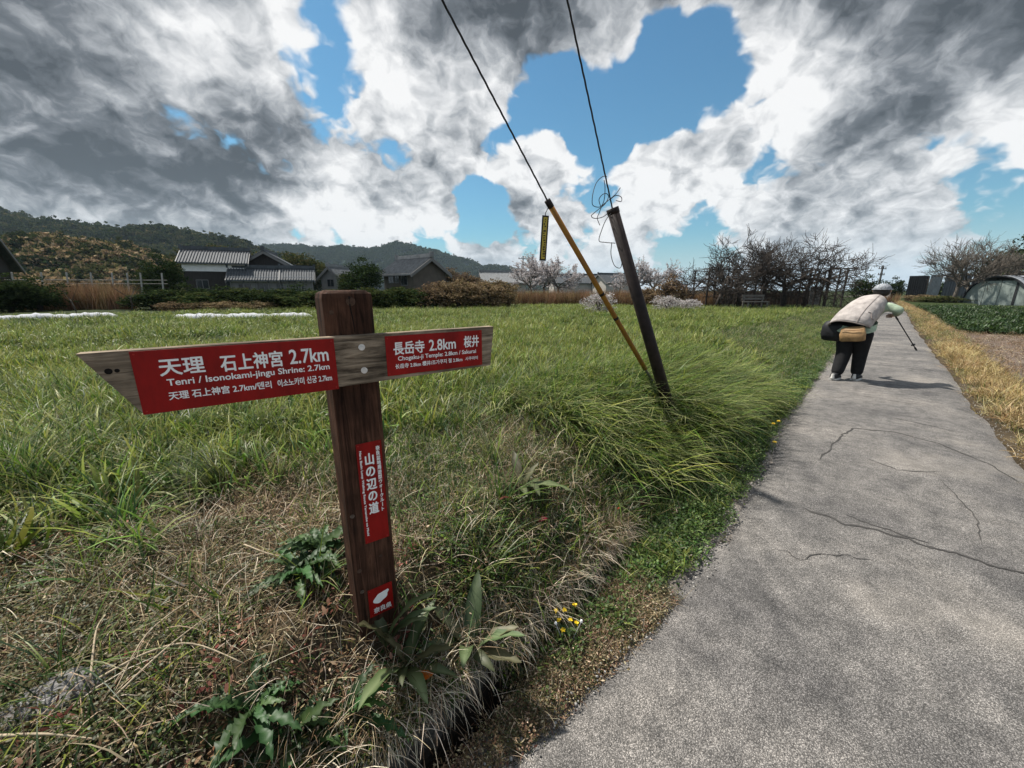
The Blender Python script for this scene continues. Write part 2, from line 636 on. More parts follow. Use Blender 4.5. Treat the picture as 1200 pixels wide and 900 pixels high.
# ------------------------------------------------------------------ the paved path
def asphalt_material():
    m = bpy.data.materials.new('worn_asphalt')
    m.use_nodes = True
    nt = m.node_tree
    N, L = nt.nodes, nt.links
    b = N['Principled BSDF']
    b.inputs['Roughness'].default_value = 0.86
    b.inputs['Specular IOR Level'].default_value = 0.25
    tc = N.new('ShaderNodeTexCoord')

    def noise(scale, detail=4, rough=0.6):
        n = N.new('ShaderNodeTexNoise')
        n.inputs['Scale'].default_value = scale
        n.inputs['Detail'].default_value = detail
        n.inputs['Roughness'].default_value = rough
        L.new(tc.outputs['Object'], n.inputs['Vector'])
        return n.outputs[0]

    def rampc(src, stops):
        r = N.new('ShaderNodeValToRGB')
        L.new(src, r.inputs[0])
        e = r.color_ramp.elements
        e[0].position, e[0].color = stops[0][0], (*stops[0][1], 1)
        e[1].position, e[1].color = stops[-1][0], (*stops[-1][1], 1)
        for p, c in stops[1:-1]:
            k = e.new(p); k.color = (*c, 1)
        return r.outputs[0]

    v = N.new('ShaderNodeTexVoronoi')
    v.inputs['Scale'].default_value = 260
    L.new(tc.outputs['Object'], v.inputs['Vector'])
    stone = N.new('ShaderNodeSeparateColor')
    L.new(v.outputs['Color'], stone.inputs[0])
    base = rampc(stone.outputs[0], [(0.0, (0.13, 0.127, 0.122)), (0.45, (0.225, 0.217, 0.208)), (0.8, (0.32, 0.306, 0.294)), (1.0, (0.46, 0.44, 0.42))])
    gap = rampc(v.outputs['Distance'], [(0.28, (1, 1, 1)), (0.62, (0.42, 0.42, 0.42))])

    def mul(a, b_, f=1.0):
        x = N.new('ShaderNodeMix'); x.data_type = 'RGBA'; x.blend_type = 'MULTIPLY'
        x.inputs['Factor'].default_value = f
        L.new(a, x.inputs['A']); L.new(b_, x.inputs['B'])
        return x.outputs['Result']
    patch = rampc(noise(1.1, 6), [(0.30, (0.55, 0.55, 0.57)), (0.5, (0.98, 0.965, 0.95)), (0.70, (1.35, 1.3, 1.24))])
    fine = rampc(noise(9, 5, 0.7), [(0.3, (0.62, 0.62, 0.62)), (0.7, (1.32, 1.3, 1.28))])
    c = mul(mul(mul(base, gap), patch), fine)
    # pale sandy patches where dust has settled
    sp = N.new('ShaderNodeMapRange')
    L.new(noise(0.55, 5, 0.6), sp.inputs[0])
    sp.inputs[1].default_value = 0.56; sp.inputs[2].default_value = 0.70
    sp.inputs[4].default_value = 0.5
    dm = N.new('ShaderNodeMix'); dm.data_type = 'RGBA'
    L.new(sp.outputs[0], dm.inputs['Factor'])
    L.new(c, dm.inputs['A'])
    dm.inputs['B'].default_value = (0.27, 0.245, 0.215, 1)
    L.new(dm.outputs['Result'], b.inputs['Base Color'])
    bp = N.new('ShaderNodeBump')
    bp.inputs['Strength'].default_value = 1.0
    bp.inputs['Distance'].default_value = 0.0035
    bp.invert = True
    L.new(v.outputs['Distance'], bp.inputs['Height'])
    b2 = N.new('ShaderNodeBump')
    b2.inputs['Strength'].default_value = 0.5
    b2.inputs['Distance'].default_value = 0.03
    L.new(noise(2.2, 4), b2.inputs['Height'])
    L.new(b2.outputs[0], bp.inputs['Normal'])
    L.new(bp.outputs[0], b.inputs['Normal'])
    return m


def build_road():
    ts = np.concatenate([np.arange(-12, -1, 0.5), np.arange(-1, 8, 0.03), np.arange(8, 30, 0.2), np.arange(30, 88, 0.8)])
    V, Fq = [], []
    K = 13
    for i, t in enumerate(ts):
        a, b = road_left(t), road_right(t)
        sc = 1.0 if t < 25 else 0.6
        a += (vnoise(t * 2.1, 1.0, 41, 4) - 0.5) * 0.13 * sc + (vnoise(t * 13, 3.0, 43, 2) - 0.5) * 0.035
        b += (vnoise(t * 1.7, 9.0, 45, 4) - 0.5) * 0.14 * sc
        for k in range(K):
            f = k / (K - 1)
            n = a + (b - a) * f
            x, y = xy(t, n)
            crown = 0.012 * math.sin(math.pi * f) + (vnoise(t * 0.9, n * 1.3, 47, 2) - 0.5) * 0.018 * math.sin(math.pi * f)
            rise = float(sstep(t, 40, 62)) * 0.25
            z = crown + 0.006 + rise
            if k in (0, K - 1): z = -0.03 + rise
            V.append((x, y, z))
    n = len(ts)
    idx = np.arange(n * K).reshape(n, K)
    Fq = np.stack([idx[:-1, 1:], idx[:-1, :-1], idx[1:, :-1], idx[1:, 1:]], -1).reshape(-1, 4)
    Fq = Fq[:, ::-1]
    me = np_mesh('path', V, Fq)
    o = link('path', me, asphalt_material(), smooth=True)
    bm = bmesh.new(); bm.from_mesh(me); bmesh.ops.recalc_face_normals(bm, faces=bm.faces)
    if sum(f.normal.z for f in bm.faces) < 0: bmesh.ops.reverse_faces(bm, faces=bm.faces)
    bm.to_mesh(me); bm.free()
    tag(o, kind='structure')
    # cracks and worn seams: thin tar-dark strips lying in the surface
    cm = mat('crack_tar', (0.05, 0.047, 0.044), 0.95, var=0.4, vscale=30)

    def road_z(x, y):
        t, nn = tn(x, y)
        a, b = road_left(t), road_right(t)
        f = min(1, max(0, (nn - a) / (b - a)))
        return 0.012 * math.sin(math.pi * f) + (vnoise(t * 0.9, nn * 1.3, 47, 2) - 0.5) * 0.018 * math.sin(math.pi * f) + 0.006 + float(sstep(t, 40, 62)) * 0.25

    def crack(px, w, sub=16, seed=0, wig=0.02):
        P = [gnd(a, b, 0.012)[:2] for a, b in px]
        pts = []
        for i in range(len(P) - 1):
            for k in range(sub):
                pts.append(P[i] + (P[i + 1] - P[i]) * k / sub)
        pts.append(P[-1])
        vs, fs = [], []
        for i, p in enumerate(pts):
            q = pts[min(i + 1, len(pts) - 1)] - pts[max(0, i - 1)]
            q = q / (np.linalg.norm(q) + 1e-9)
            nrm = np.array([-q[1], q[0]])
            off = (vnoise(i * 0.31, seed, 51, 3) - 0.5) * 2 * wig
            ww = w * (0.25 + 1.3 * vnoise(i * 0.6, seed + 3.3, 53, 2)) * min(1, i / 4, (len(pts) - 1 - i) / 4)
            for sgn in (-1, 1):
                c = p + nrm * (off + sgn * ww / 2)
                vs.append((c[0], c[1], road_z(c[0], c[1]) + 0.003))
            if i: fs.append((2 * i - 2, 2 * i - 1, 2 * i + 1, 2 * i))
        mb = MB(); mb.add(vs, fs)
        mb.build('crack', cm, o)
    crack([(960, 540), (985, 512), (1000, 503), (1050, 507), (1100, 520), (1160, 545), (1230, 585)], 0.0132, 16, 1)
    crack([(940, 595), (990, 615), (1060, 632), (1120, 650), (1180, 668), (1260, 690)], 0.0180, 16, 2, 0.03)
    crack([(985, 603), (1040, 622), (1095, 640)], 0.0108, 12, 8, 0.03)
    crack([(1003, 425), (1030, 428), (1060, 432), (1095, 434)], 0.0180, 10, 3)
    crack([(990, 460), (1040, 470), (1090, 476)], 0.0120, 10, 4)
    crack([(1030, 487), (1080, 497), (1130, 508)], 0.0108, 10, 5)
    crack([(1015, 405), (1045, 408), (1080, 410)], 0.0180, 8, 6)
    crack([(905, 640), (935, 655), (985, 650), (1030, 662)], 0.006, 12, 11, 0.03)
    crack([(1100, 560), (1140, 600), (1150, 640)], 0.006, 12, 12, 0.03)
    crack([(1010, 535), (1050, 552), (1110, 556)], 0.008, 12, 13, 0.03)
    crack([(1020, 392), (1050, 393), (1072, 394)], 0.0240, 8, 7)


build_road()


# ------------------------------------------------------------------ ditch edging
def build_ditch():
    cm = mat('mossy_concrete', (0.075, 0.07, 0.058), 0.9, var=0.6, vscale=9, bump=0.8, bscale=40)
    root = empty('ditch_edging', (0, 0, 0))
    tag(root, 'mossy concrete edging of the narrow open drain beside the path', 'drain')
    for side, off, top in ((1, 0.088, 0.075), (-1, -0.082, -0.004)):
        ts = np.arange(-2.2, 0.75 if side > 0 else 0.9, 0.06)
        k0 = 0
        seg = 15
        while k0 < len(ts) - 2:
            tt = ts[k0:k0 + seg]
            rings = []
            for i, t in enumerate(tt):
                nd = ditch_n(t) + off
                e = 0.004 if i in (0, len(tt) - 1) else 0
                z1 = top + (vnoise(t * 4, side * 5.0, 61) - 0.5) * 0.09 * (1 if side > 0 else .2)
                ring = []
                wv = (vnoise(t * 7, side * 9.0, 63) - 0.5) * 0.02
                for dn, z in ((-0.02, -0.36), (0.02, -0.36), (0.02, z1 - e), (-0.02 + wv, z1 - e)):
                    x, y = xy(t + (0.004 if i == 0 else (-0.004 if i == len(tt) - 1 else 0)), nd + dn * (1 if side > 0 else 1))
                    ring.append((x, y, z))
                rings.append(ring)
            MB().loft(rings).build('edging_slab', cm, root)
            k0 += seg - 1


build_ditch()


# small stones along the crumbling edge of the path
def build_gravel():
    base = []
    bm = bmesh.new()
    bmesh.ops.create_icosphere(bm, subdivisions=1, radius=1)
    bv = np.array([v.co[:] for v in bm.verts]); bf = np.array([[v.index for v in f.verts] for f in bm.faces])
    bm.free()
    V, Fq, C = [], [], []
    t = np.concatenate([rng.uniform(-0.6, 5, 2200), rng.uniform(5, 12, 700), rng.uniform(0, 9, 900)])
    side = np.concatenate([np.ones(2900), -np.ones(900)])
    n = np.where(side > 0, road_left(t) + rng.normal(0.05, 0.06, t.size), road_right(t) + rng.normal(-0.03, 0.07, t.size))
    keep = np.abs(n - ditch_n(t)) > 0.09
    t, n = t[keep], n[keep]
    x, y = xy(t, n)
    z = np.where((n < road_left(t)) & (n > road_right(t)), 0.008, height(x, y))
    for i in range(len(t)):
        s = rng.uniform(0.002, 0.006) * (1.6 if rng.random() < .06 else 1)
        p = bv * s * rng.uniform(0.6, 1.2, (1, 3)) * (1 + rng.normal(0, 0.12, (len(bv), 1)))
        b = len(V) * len(bv)
        V.append(p + [x[i], y[i], z[i] + s * 0.2])
        Fq.append(bf + b)
        C.append(np.ones((len(bv), 3)) * rng.uniform(0.14, 0.42) * np.array([1, 0.95, 0.88]))
    me = np_mesh('gravel', np.concatenate(V), np.concatenate(Fq), np.concatenate(C))
    o = link('gravel', me, mat('stones', (.2, .2, .2), 0.9, attr=True, var=.2, vscale=80))
    tag(o, 'loose grey gravel along the crumbling edges of the path', 'gravel', kind='stuff')


build_gravel()

# ================================================================== grass and weeds
def blade(p, az, L, w, lean, curve, col, seg=3, tipcol=None, twist=0.0):
    """one tapering blade; returns verts, faces(quads), colours"""
    d = np.array([math.cos(az), math.sin(az), 0.0])
    s = np.array([-math.sin(az + twist), math.cos(az + twist), 0.0])
    vs, cs = [], []
    pos = np.array(p, float)
    ang = lean
    for i in range(seg + 1):
        f = i / seg
        ww = w * (1 - f ** 1.6) + 0.0004
        vs += [pos - s * ww / 2, pos + s * ww / 2]
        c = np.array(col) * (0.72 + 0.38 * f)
        if tipcol is not None: c = c * (1 - f ** 2) + np.array(tipcol) * f ** 2
        cs += [c, c]
        st = L / seg
        pos = pos + (d * math.sin(ang) + np.array([0, 0, 1]) * math.cos(ang)) * st
        ang = min(ang + curve / seg, 2.5)
    fs = [(2 * i, 2 * i + 1, 2 * i + 3, 2 * i + 2) for i in range(seg)]
    return vs, fs, cs


def oval(p, az, tilt, L, w, col, seg=4, droop=0.3, roll=0.0):
    d = np.array([math.cos(az), math.sin(az), 0.0]); s = np.array([-math.sin(az), math.cos(az), 0.0])
    vs, cs = [], []
    pos = np.array(p, float); ang = tilt
    for i in range(seg + 1):
        f = i / seg
        ww = w * max(0.06, math.sin(math.pi * min(1, 0.08 + 0.92 * f)) ** 0.75)
        up = np.array([0, 0, 1.0])
        side = s * math.cos(roll) + up * math.sin(roll)
        vs += [pos - side * ww / 2, pos + side * ww / 2]
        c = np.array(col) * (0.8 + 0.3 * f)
        cs += [c, c]
        pos = pos + (d * math.cos(ang) + up * math.sin(ang)) * (L / seg)
        ang -= droop / seg
    return vs, [(2 * i, 2 * i + 1, 2 * i + 3, 2 * i + 2) for i in range(seg)], cs


SRC = {}


def clump(kind, parts, material):
    V, Fq, C = [], [], []
    b = 0
    for vs, fs, cs in parts:
        V += vs; C += cs
        Fq += [[k + b for k in f] for f in fs]
        b += len(vs)
    me = np_mesh(kind, np.array(V), np.array(Fq), np.array(C))
    me.materials.append(material)
    o = bpy.data.objects.new(kind, me)
    SRC.setdefault(kind, []).append(o)


U = random.uniform
G1 = [(0.115, 0.200, 0.020), (0.165, 0.240, 0.030), (0.075, 0.145, 0.020), (0.25, 0.285, 0.052)]
GD = [(0.035, 0.075, 0.016), (0.048, 0.095, 0.02), (0.058, 0.10, 0.025), (0.028, 0.06, 0.018)]
ST = [(0.34, 0.26, 0.155), (0.46, 0.37, 0.25), (0.24, 0.17, 0.095), (0.60, 0.52, 0.40), (0.14, 0.095, 0.055), (0.09, 0.06, 0.035)]
GOLD = [(0.34, 0.245, 0.10), (0.44, 0.33, 0.16), (0.24, 0.155, 0.06), (0.52, 0.42, 0.24)]
BRN = [(0.13, 0.085, 0.05), (0.20, 0.14, 0.085), (0.09, 0.06, 0.035), (0.28, 0.19, 0.12), (0.15, 0.085, 0.055), (0.36, 0.26, 0.18)]
ch = random.choice

for v in range(5):      # young crop / lush field grass
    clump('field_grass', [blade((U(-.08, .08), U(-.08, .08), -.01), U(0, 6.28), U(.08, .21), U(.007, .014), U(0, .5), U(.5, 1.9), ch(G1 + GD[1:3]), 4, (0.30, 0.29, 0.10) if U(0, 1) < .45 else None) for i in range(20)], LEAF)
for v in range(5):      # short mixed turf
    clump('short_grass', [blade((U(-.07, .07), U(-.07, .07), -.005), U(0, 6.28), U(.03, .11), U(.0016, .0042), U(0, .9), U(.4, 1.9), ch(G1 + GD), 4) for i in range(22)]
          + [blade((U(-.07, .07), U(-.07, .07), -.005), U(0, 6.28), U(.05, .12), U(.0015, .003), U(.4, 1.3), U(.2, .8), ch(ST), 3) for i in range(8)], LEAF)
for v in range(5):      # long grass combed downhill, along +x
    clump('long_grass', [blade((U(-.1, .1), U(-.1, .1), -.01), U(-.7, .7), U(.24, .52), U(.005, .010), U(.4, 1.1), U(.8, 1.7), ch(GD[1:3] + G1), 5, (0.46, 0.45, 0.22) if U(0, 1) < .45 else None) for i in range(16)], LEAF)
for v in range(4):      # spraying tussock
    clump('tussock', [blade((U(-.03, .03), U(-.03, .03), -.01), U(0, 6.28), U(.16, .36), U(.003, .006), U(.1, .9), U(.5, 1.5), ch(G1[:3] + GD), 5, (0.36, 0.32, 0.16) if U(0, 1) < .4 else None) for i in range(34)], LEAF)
for v in range(6):      # fallen straw
    clump('straw', [blade((U(-.09, .09), U(-.09, .09), U(.002, .03)), U(0, 6.28), U(.04, .17), U(.0009, .0020), U(.9, 1.6), U(-1.6, 1.8), ch(ST), 5) for i in range(12)], DRY)
for v in range(5):      # bent dead blades, standing
    clump('dead_grass', [blade((U(-.06, .06), U(-.06, .06), -.005), U(0, 6.28), U(.05, .18), U(.0010, .0024), U(.2, 1.2), U(.6, 2.8), ch(ST), 5) for i in range(15)], DRY)
for v in range(6):      # crumbled dead leaves and litter
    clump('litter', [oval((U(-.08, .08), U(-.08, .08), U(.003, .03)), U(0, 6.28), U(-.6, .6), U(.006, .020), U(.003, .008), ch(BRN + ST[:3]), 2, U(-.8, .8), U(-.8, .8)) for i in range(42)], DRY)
for v in range(6):      # small-leaved weeds
    def weed(pal, n, lo, hi, spread):
        ps = []
        for i in range(n):
            r = spread * math.sqrt(U(0, 1)); a = U(0, 6.28)
            ps.append(oval((r * math.cos(a), r * math.sin(a), U(.0, .055) * (1 - r / spread * .6)), U(0, 6.28), U(-.1, .9), U(lo, hi), U(lo, hi) * .55, ch(pal), 3, U(.2, 1.0), U(-.4, .4)))
        return ps
    clump('weed', weed(GD + G1[:1], 52, .008, .022, .08), LEAF)
for v in range(4):
    clump('bright_weed', weed([(0.06, 0.115, 0.022), (0.085, 0.14, 0.030), (0.045, 0.085, 0.02), (0.12, 0.165, 0.045)], 60, .008, .021, .085), LEAF)
for v in range(4):      # moss and creeping grey-green herbs
    clump('creeper', weed([(0.10, 0.10, 0.03), (0.075, 0.085, 0.03), (0.13, 0.115, 0.045), (0.06, 0.075, 0.035)], 60, .005, .012, .08), LEAF)
for v in range(3):      # reddish sprigs
    clump('red_sprig', [oval((U(-.05, .05), U(-.05, .05), U(.0, .05)), U(0, 6.28), U(-.1, 1.0), U(.012, .026), U(.005, .011), ch([(0.19, 0.085, 0.055), (0.26, 0.14, 0.09), (0.14, 0.06, 0.04), (0.30, 0.19, 0.12)]), 3, U(.2, 1.0), U(-.4, .4)) for i in range(24)], DRY)
for v in range(5):      # golden dry verge grass
    clump('gold_grass', [blade((U(-.08, .08), U(-.08, .08), -.01), U(0, 6.28), U(.10, .30), U(.003, .006), U(.2, 1.1), U(.5, 1.7), ch(GOLD), 4) for i in range(24)], DRY)
for v in range(4):      # low crop leaves, lower field
    clump('crop_leaf', [oval((U(-.14, .14), U(-.14, .14), U(0, .1)), U(0, 6.28), U(.2, 1.3), U(.06, .16), U(.02, .045), ch([(0.032, 0.06, 0.016), (0.045, 0.08, 0.02), (0.025, 0.045, 0.014)]), 3, U(.2, 1.2), U(-.5, .5)) for i in range(26)], LEAF)
for v in range(4):      # tall dead reeds
    clump('reed', [blade((U(-.3, .3), U(-.3, .3), -.02), U(0, 6.28), U(.8, 1.7), U(.012, .03), U(0, .25), U(0, .9), ch([(0.25, 0.155, 0.085), (0.20, 0.115, 0.06), (0.32, 0.22, 0.13), (0.15, 0.09, 0.05)]), 4) for i in range(40)], DRY)


def scatter(name, kind, P, rz, scl, label, cat, tilt=None, parent=None, source=None):
    """one object whose points carry copies of the small clumps made above"""
    P = np.asarray(P, np.float32)
    n = len(P)
    me = bpy.data.meshes.new(name)
    me.vertices.add(n)
    me.vertices.foreach_set('co', P.ravel())
    rot = np.zeros((n, 3), np.float32)
    rot[:, 2] = rz
    if tilt is not None: rot[:, :2] = tilt
    a = me.attributes.new('rot', 'FLOAT_VECTOR', 'POINT'); a.data.foreach_set('vector', rot.ravel())
    a = me.attributes.new('scl', 'FLOAT', 'POINT'); a.data.foreach_set('value', np.asarray(scl, np.float32))
    o = bpy.data.objects.new(name, me)
    COL.objects.link(o)
    src = source or SRC[kind]
    cn = 'source_' + kind
    c = bpy.data.collections.get(cn)
    if c is None:
        c = bpy.data.collections.new(cn)
        for s in src: c.objects.link(s)
    me.materials.append(src[0].data.materials[0])
    g = bpy.data.node_groups.new('spread_' + name, 'GeometryNodeTree')
    g.interface.new_socket('Geometry', in_out='INPUT', socket_type='NodeSocketGeometry')
    g.interface.new_socket('Geometry', in_out='OUTPUT', socket_type='NodeSocketGeometry')
    N, L = g.nodes, g.links
    gi = N.new('NodeGroupInput'); go = N.new('NodeGroupOutput')
    ci = N.new('GeometryNodeCollectionInfo')
    ci.inputs['Collection'].default_value = c
    ci.inputs['Separate Children'].default_value = True
    ci.inputs['Reset Children'].default_value = True
    iop = N.new('GeometryNodeInstanceOnPoints')
    iop.inputs['Pick Instance'].default_value = True
    ra = N.new('GeometryNodeInputNamedAttribute'); ra.data_type = 'FLOAT_VECTOR'; ra.inputs['Name'].default_value = 'rot'
    sa = N.new('GeometryNodeInputNamedAttribute'); sa.data_type = 'FLOAT'; sa.inputs['Name'].default_value = 'scl'
    er = N.new('FunctionNodeEulerToRotation')
    ri = N.new('FunctionNodeRandomValue'); ri.data_type = 'INT'
    for s in ri.inputs:
        if s.type == 'INT' and s.name == 'Min': s.default_value = 0
        if s.type == 'INT' and s.name == 'Max': s.default_value = len(src) - 1
    ro = [s for s in ri.outputs if s.type == 'INT'][0]
    L.new(gi.outputs[0], iop.inputs['Points'])
    L.new(ci.outputs[0], iop.inputs['Instance'])
    L.new(ro, iop.inputs['Instance Index'])
    L.new(ra.outputs[0], er.inputs[0]); L.new(er.outputs[0], iop.inputs['Rotation'])
    L.new(sa.outputs[0], iop.inputs['Scale'])
    L.new(iop.outputs[0], go.inputs[0])
    md = o.modifiers.new('spread', 'NODES')
    md.node_group = g
    tag(o, label, cat, kind='stuff')
    if parent: o.parent = parent
    return o


POST_XY = np.array([-0.471, 1.074])


def sample(n, tr, nr_, dens=None, margin=230):
    t = rng.uniform(tr[0], tr[1], n); nn = rng.uniform(nr_[0], nr_[1], n)
    x, y = xy(t, nn)
    z = height(x, y)
    px, py, zc = projpx(np.stack([x, y, z], -1))
    k = (px > -margin) & (px < 1200 + margin) & (py < 900 + margin) & (y > 0.05)
    k &= np.abs(nn - ditch_n(t)) > 0.075 * ditch_open(t)
    k &= np.hypot(x - POST_XY[0], y - POST_XY[1]) > 0.085
    if dens is not None:
        k &= rng.random(n) < dens(x, y, t, nn)
    return np.stack([x, y, z], -1)[k], t[k], nn[k]


def lay(name, kind, lst, label, cat, smin=.7, smax=1.3, tilt=.25, rz=None, uneven=0):
    P = np.concatenate([l[0] for l in lst])
    n = len(P)
    r = rng.uniform(0, 6.283, n) if rz is None else rz(P)
    s = rng.uniform(smin, smax, n) * (1 if not uneven else (.55 + .95 * vnoise(P[:, 0] * uneven, P[:, 1] * uneven, 121, 3)))
    return scatter(name, kind, P, r, s, label, cat, rng.normal(0, tilt, (n, 2)))


def nz(x, y, f, seed, lo, hi): return sstep(vnoise(x * f, y * f, seed), lo, hi)


# where the ground belongs to the dry bank: around the post, up to about two metres from the path's edge
def dryness(x, y, t, n):
    e = 2.5 - 0.9 * sstep(t, 1.0, 4.0) + (vnoise(x * .9, y * .9, 71) - .5) * 1.4
    return (1 - sstep(n, e - .6, e + .6)) * (1 - sstep(t, 1.8, 3.6))


fd = lambda x, y, t, n: (1 - dryness(x, y, t, n)) * sstep(n, 1.5, 2.4) * (0.30 + 0.70 * nz(x, y, 0.8, 73, .3, .55))
near = sample(24000, (-4, 8), (1.5, 9), fd)
mid = sample(20000, (-10, 22), (3, 16), lambda x, y, t, n: fd(x, y, t, n) * (np.hypot(x, y) > 5))
farf = sample(16000, (-14, 34), (3, 24), lambda x, y, t, n: (np.hypot(x, y) > 11) & (np.hypot(x, y) < 26))
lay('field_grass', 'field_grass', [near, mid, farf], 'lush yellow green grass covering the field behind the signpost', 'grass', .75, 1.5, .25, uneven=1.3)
bank = lambda x, y, t, n: dryness(x, y, t, n) * (n > ditch_n(t) + .07)
lay('leaf_litter', 'litter', [sample(4500, (-2.2, 4.2), (.85, 3.2), lambda x, y, t, n: bank(x, y, t, n) * (.3 + .7 * nz(x, y, 1.9, 74, .32, .55)))], 'crumbled brown leaf litter on the dry bank around the signpost', 'leaf litter', .6, 1.1, .3)
lay('straw', 'straw', [sample(5200, (-2.2, 4.4), (.85, 3.4), lambda x, y, t, n: bank(x, y, t, n) * (.25 + .75 * nz(x, y, 1.7, 75, .38, .62)))], 'pale fallen straw lying over the dry bank', 'straw', .6, 1.25, .3)
lay('dead_grass', 'dead_grass', [sample(5200, (-2.2, 5), (.9, 3.6), lambda x, y, t, n: bank(x, y, t, n) * (.25 + .75 * nz(x, y, 1.5, 77, .42, .62))),
                                sample(3500, (-3, 14), (1.2, 9), lambda x, y, t, n: (.1 + .9 * nz(x, y, .7, 79, .5, .66)) * (n > road_left(t) + .7))], 'bleached bent dead grass on the bank and field edge', 'dead grass', .6, 1.3, .25)
lay('short_grass', 'short_grass', [sample(12000, (-2.5, 6), (.85, 4.5), lambda x, y, t, n: sstep(n, .8, 1.2) * (.15 + .85 * nz(x, y, 1.3, 81, .38, .60)) * (dryness(x, y, t, n) * .45 + .3) * (1 - .55 * (1 - sstep(n, 1.5, 2.1)) * (1 - sstep(t, .8, 1.6))))], 'thin short green grass growing through the dry bank', 'grass', .7, 1.6, .25, uneven=2.0)
lay('creeping_herbs', 'creeper', [sample(12000, (-2, 5), (.72, 3), lambda x, y, t, n: nz(x, y, 1.8, 83, .36, .54) * (n > road_left(t) + .05) * (1 - sstep(t, 3, 4.2)))], 'low mossy olive herbs creeping over the bank', 'ground cover', .7, 1.4, .25)
lay('dark_weeds', 'weed', [sample(5000, (-2, 3.2), (.84, 2.8), lambda x, y, t, n: np.maximum(nz(x, y, 1.6, 85, .52, .64), .5 * (n < ditch_n(t) + .2)) * (n > ditch_n(t) + .06))], 'dark green small leaved weeds on the bank near the drain', 'weeds', .6, 1.1, .25)
lay('red_sprigs', 'red_sprig', [sample(1500, (-1.6, 3.5), (.86, 2.4), lambda x, y, t, n: nz(x, y, 2.2, 87, .60, .72))], 'small reddish brown sprigs scattered among the dry grass', 'weeds', .7, 1.2, .3)
# bright weeds in the strip between the path and the bank
strip = lambda x, y, t, n: (1 - sstep(n - road_left(t), .30 + .25 * sstep(t, 2, 5), .62 + .35 * sstep(t, 2, 5))) * sstep(n - road_left(t), .02, .12) * (.35 + .65 * sstep(t, 1.0, 1.8)) * sstep(t, .3, .9)
lay('verge_weeds', 'bright_weed', [sample(15000, (.7, 9), (.5, 2.0), strip), sample(9000, (9, 26), (.8, 2.6), strip)], 'bright green low weeds fringing the left edge of the path', 'weeds', .7, 1.35, .3)
lay('verge_turf', 'short_grass', [sample(15000, (.9, 12), (.6, 2.8), lambda x, y, t, n: sstep(n - road_left(t), .12, .4) * .6), sample(6000, (10, 30), (1, 3.5), lambda x, y, t, n: sstep(n - road_left(t), .0, .3) * .8)], 'short green turf between the path weeds and the long grass', 'grass', .8, 1.5, .25)
lay('verge_blades', 'field_grass', [sample(6000, (1.0, 12), (.55, 2.2), lambda x, y, t, n: strip(x, y, t, n) * .35)], 'coarse grass blades among the weeds fringing the path', 'grass', .3, .7, .3, uneven=2.0)
lay('verge_straw', 'straw', [sample(2600, (.5, 9), (.55, 2.0), lambda x, y, t, n: strip(x, y, t, n) * .25)], 'pale straw bits caught in the weeds fringing the path', 'straw', .4, .9, .3)
# long grass combed down the slope beside the leaning poles
lg = lambda x, y, t, n: sstep(t, 1.9, 2.6) * (1 - sstep(t, 5.0, 6.5)) * sstep(n, 1.0, 1.25) * (1 - sstep(n, 2.2, 2.8)) * (.35 + .65 * nz(x, y, 1.1, 89, .35, .55))
lay('long_grass', 'long_grass', [sample(3200, (1.8, 6.5), (.95, 2.9), lg)], 'long green grass combed down the slope under the leaning poles', 'grass', .8, 1.35, .12, rz=lambda P: R(-60) + rng.normal(0, .5, len(P)))
lay('slope_tufts', 'tussock', [sample(800, (2, 7), (1.0, 3), lambda x, y, t, n: .35 * (n > road_left(t) + .35))], 'loose green tufts among the combed long grass', 'grass', .8, 1.4, .25)
lay('far_long_grass', 'long_grass', [sample(5000, (5, 22), (1.3, 5), lambda x, y, t, n: .4 * nz(x, y, .9, 91, .40, .62) * (n > road_left(t) + .45))], 'long grass clumps on the slope farther along the path', 'grass', .5, .85, .15, rz=lambda P: R(-40) + rng.normal(0, .5, len(P)))
lay('tall_grass', 'tussock', [sample(1500, (-3.5, 1.6), (2.3, 6), lambda x, y, t, n: .75 * sstep(-x, 1.6, 2.4) * nz(x, y, 1.2, 93, .35, .6)),
                              sample(900, (-2.5, 6), (1.0, 4), lambda x, y, t, n: .10 + .5 * nz(x, y, 1.5, 95, .56, .68))], 'taller tufted green grass at the side of the field', 'grass', .8, 1.35, .2)
lip = lambda x, y, t, n: (n > ditch_n(t) + .06) * (n < ditch_n(t) + .15)
lay('lip_grass', 'dead_grass', [sample(5000, (-.8, 1.9), (.8, 1.1), lip)], 'dry grass hanging over the edge of the open drain', 'dead grass', .7, 1.2, .2, rz=lambda P: R(-45) + rng.normal(0, .9, len(P)))
lay('lip_weeds', 'weed', [sample(4500, (-.8, 1.9), (.8, 1.1), lip)], 'small green weeds along the edge of the open drain', 'weeds', .6, 1.1, .3)
edge = lambda x, y, t, n: (n > road_left(t) - .01) * (n < ditch_n(t) - .06)
lay('edge_litter', 'litter', [sample(5000, (-.8, 1.6), (.5, .85), lambda x, y, t, n: edge(x, y, t, n) * .8)], 'crumbled dry litter between the path and the drain', 'leaf litter', .5, .9, .3)
lay('edge_straw', 'straw', [sample(2500, (-.8, 1.6), (.5, .85), lambda x, y, t, n: edge(x, y, t, n) * .6)], 'thin straw lying between the path and the drain', 'straw', .4, .8, .3)
lay('edge_moss', 'creeper', [sample(3500, (-.8, 1.8), (.5, .85), lambda x, y, t, n: edge(x, y, t, n) * nz(x, y, 5, 99, .4, .6))], 'small mossy herbs between the path and the drain', 'ground cover', .5, .9, .3)
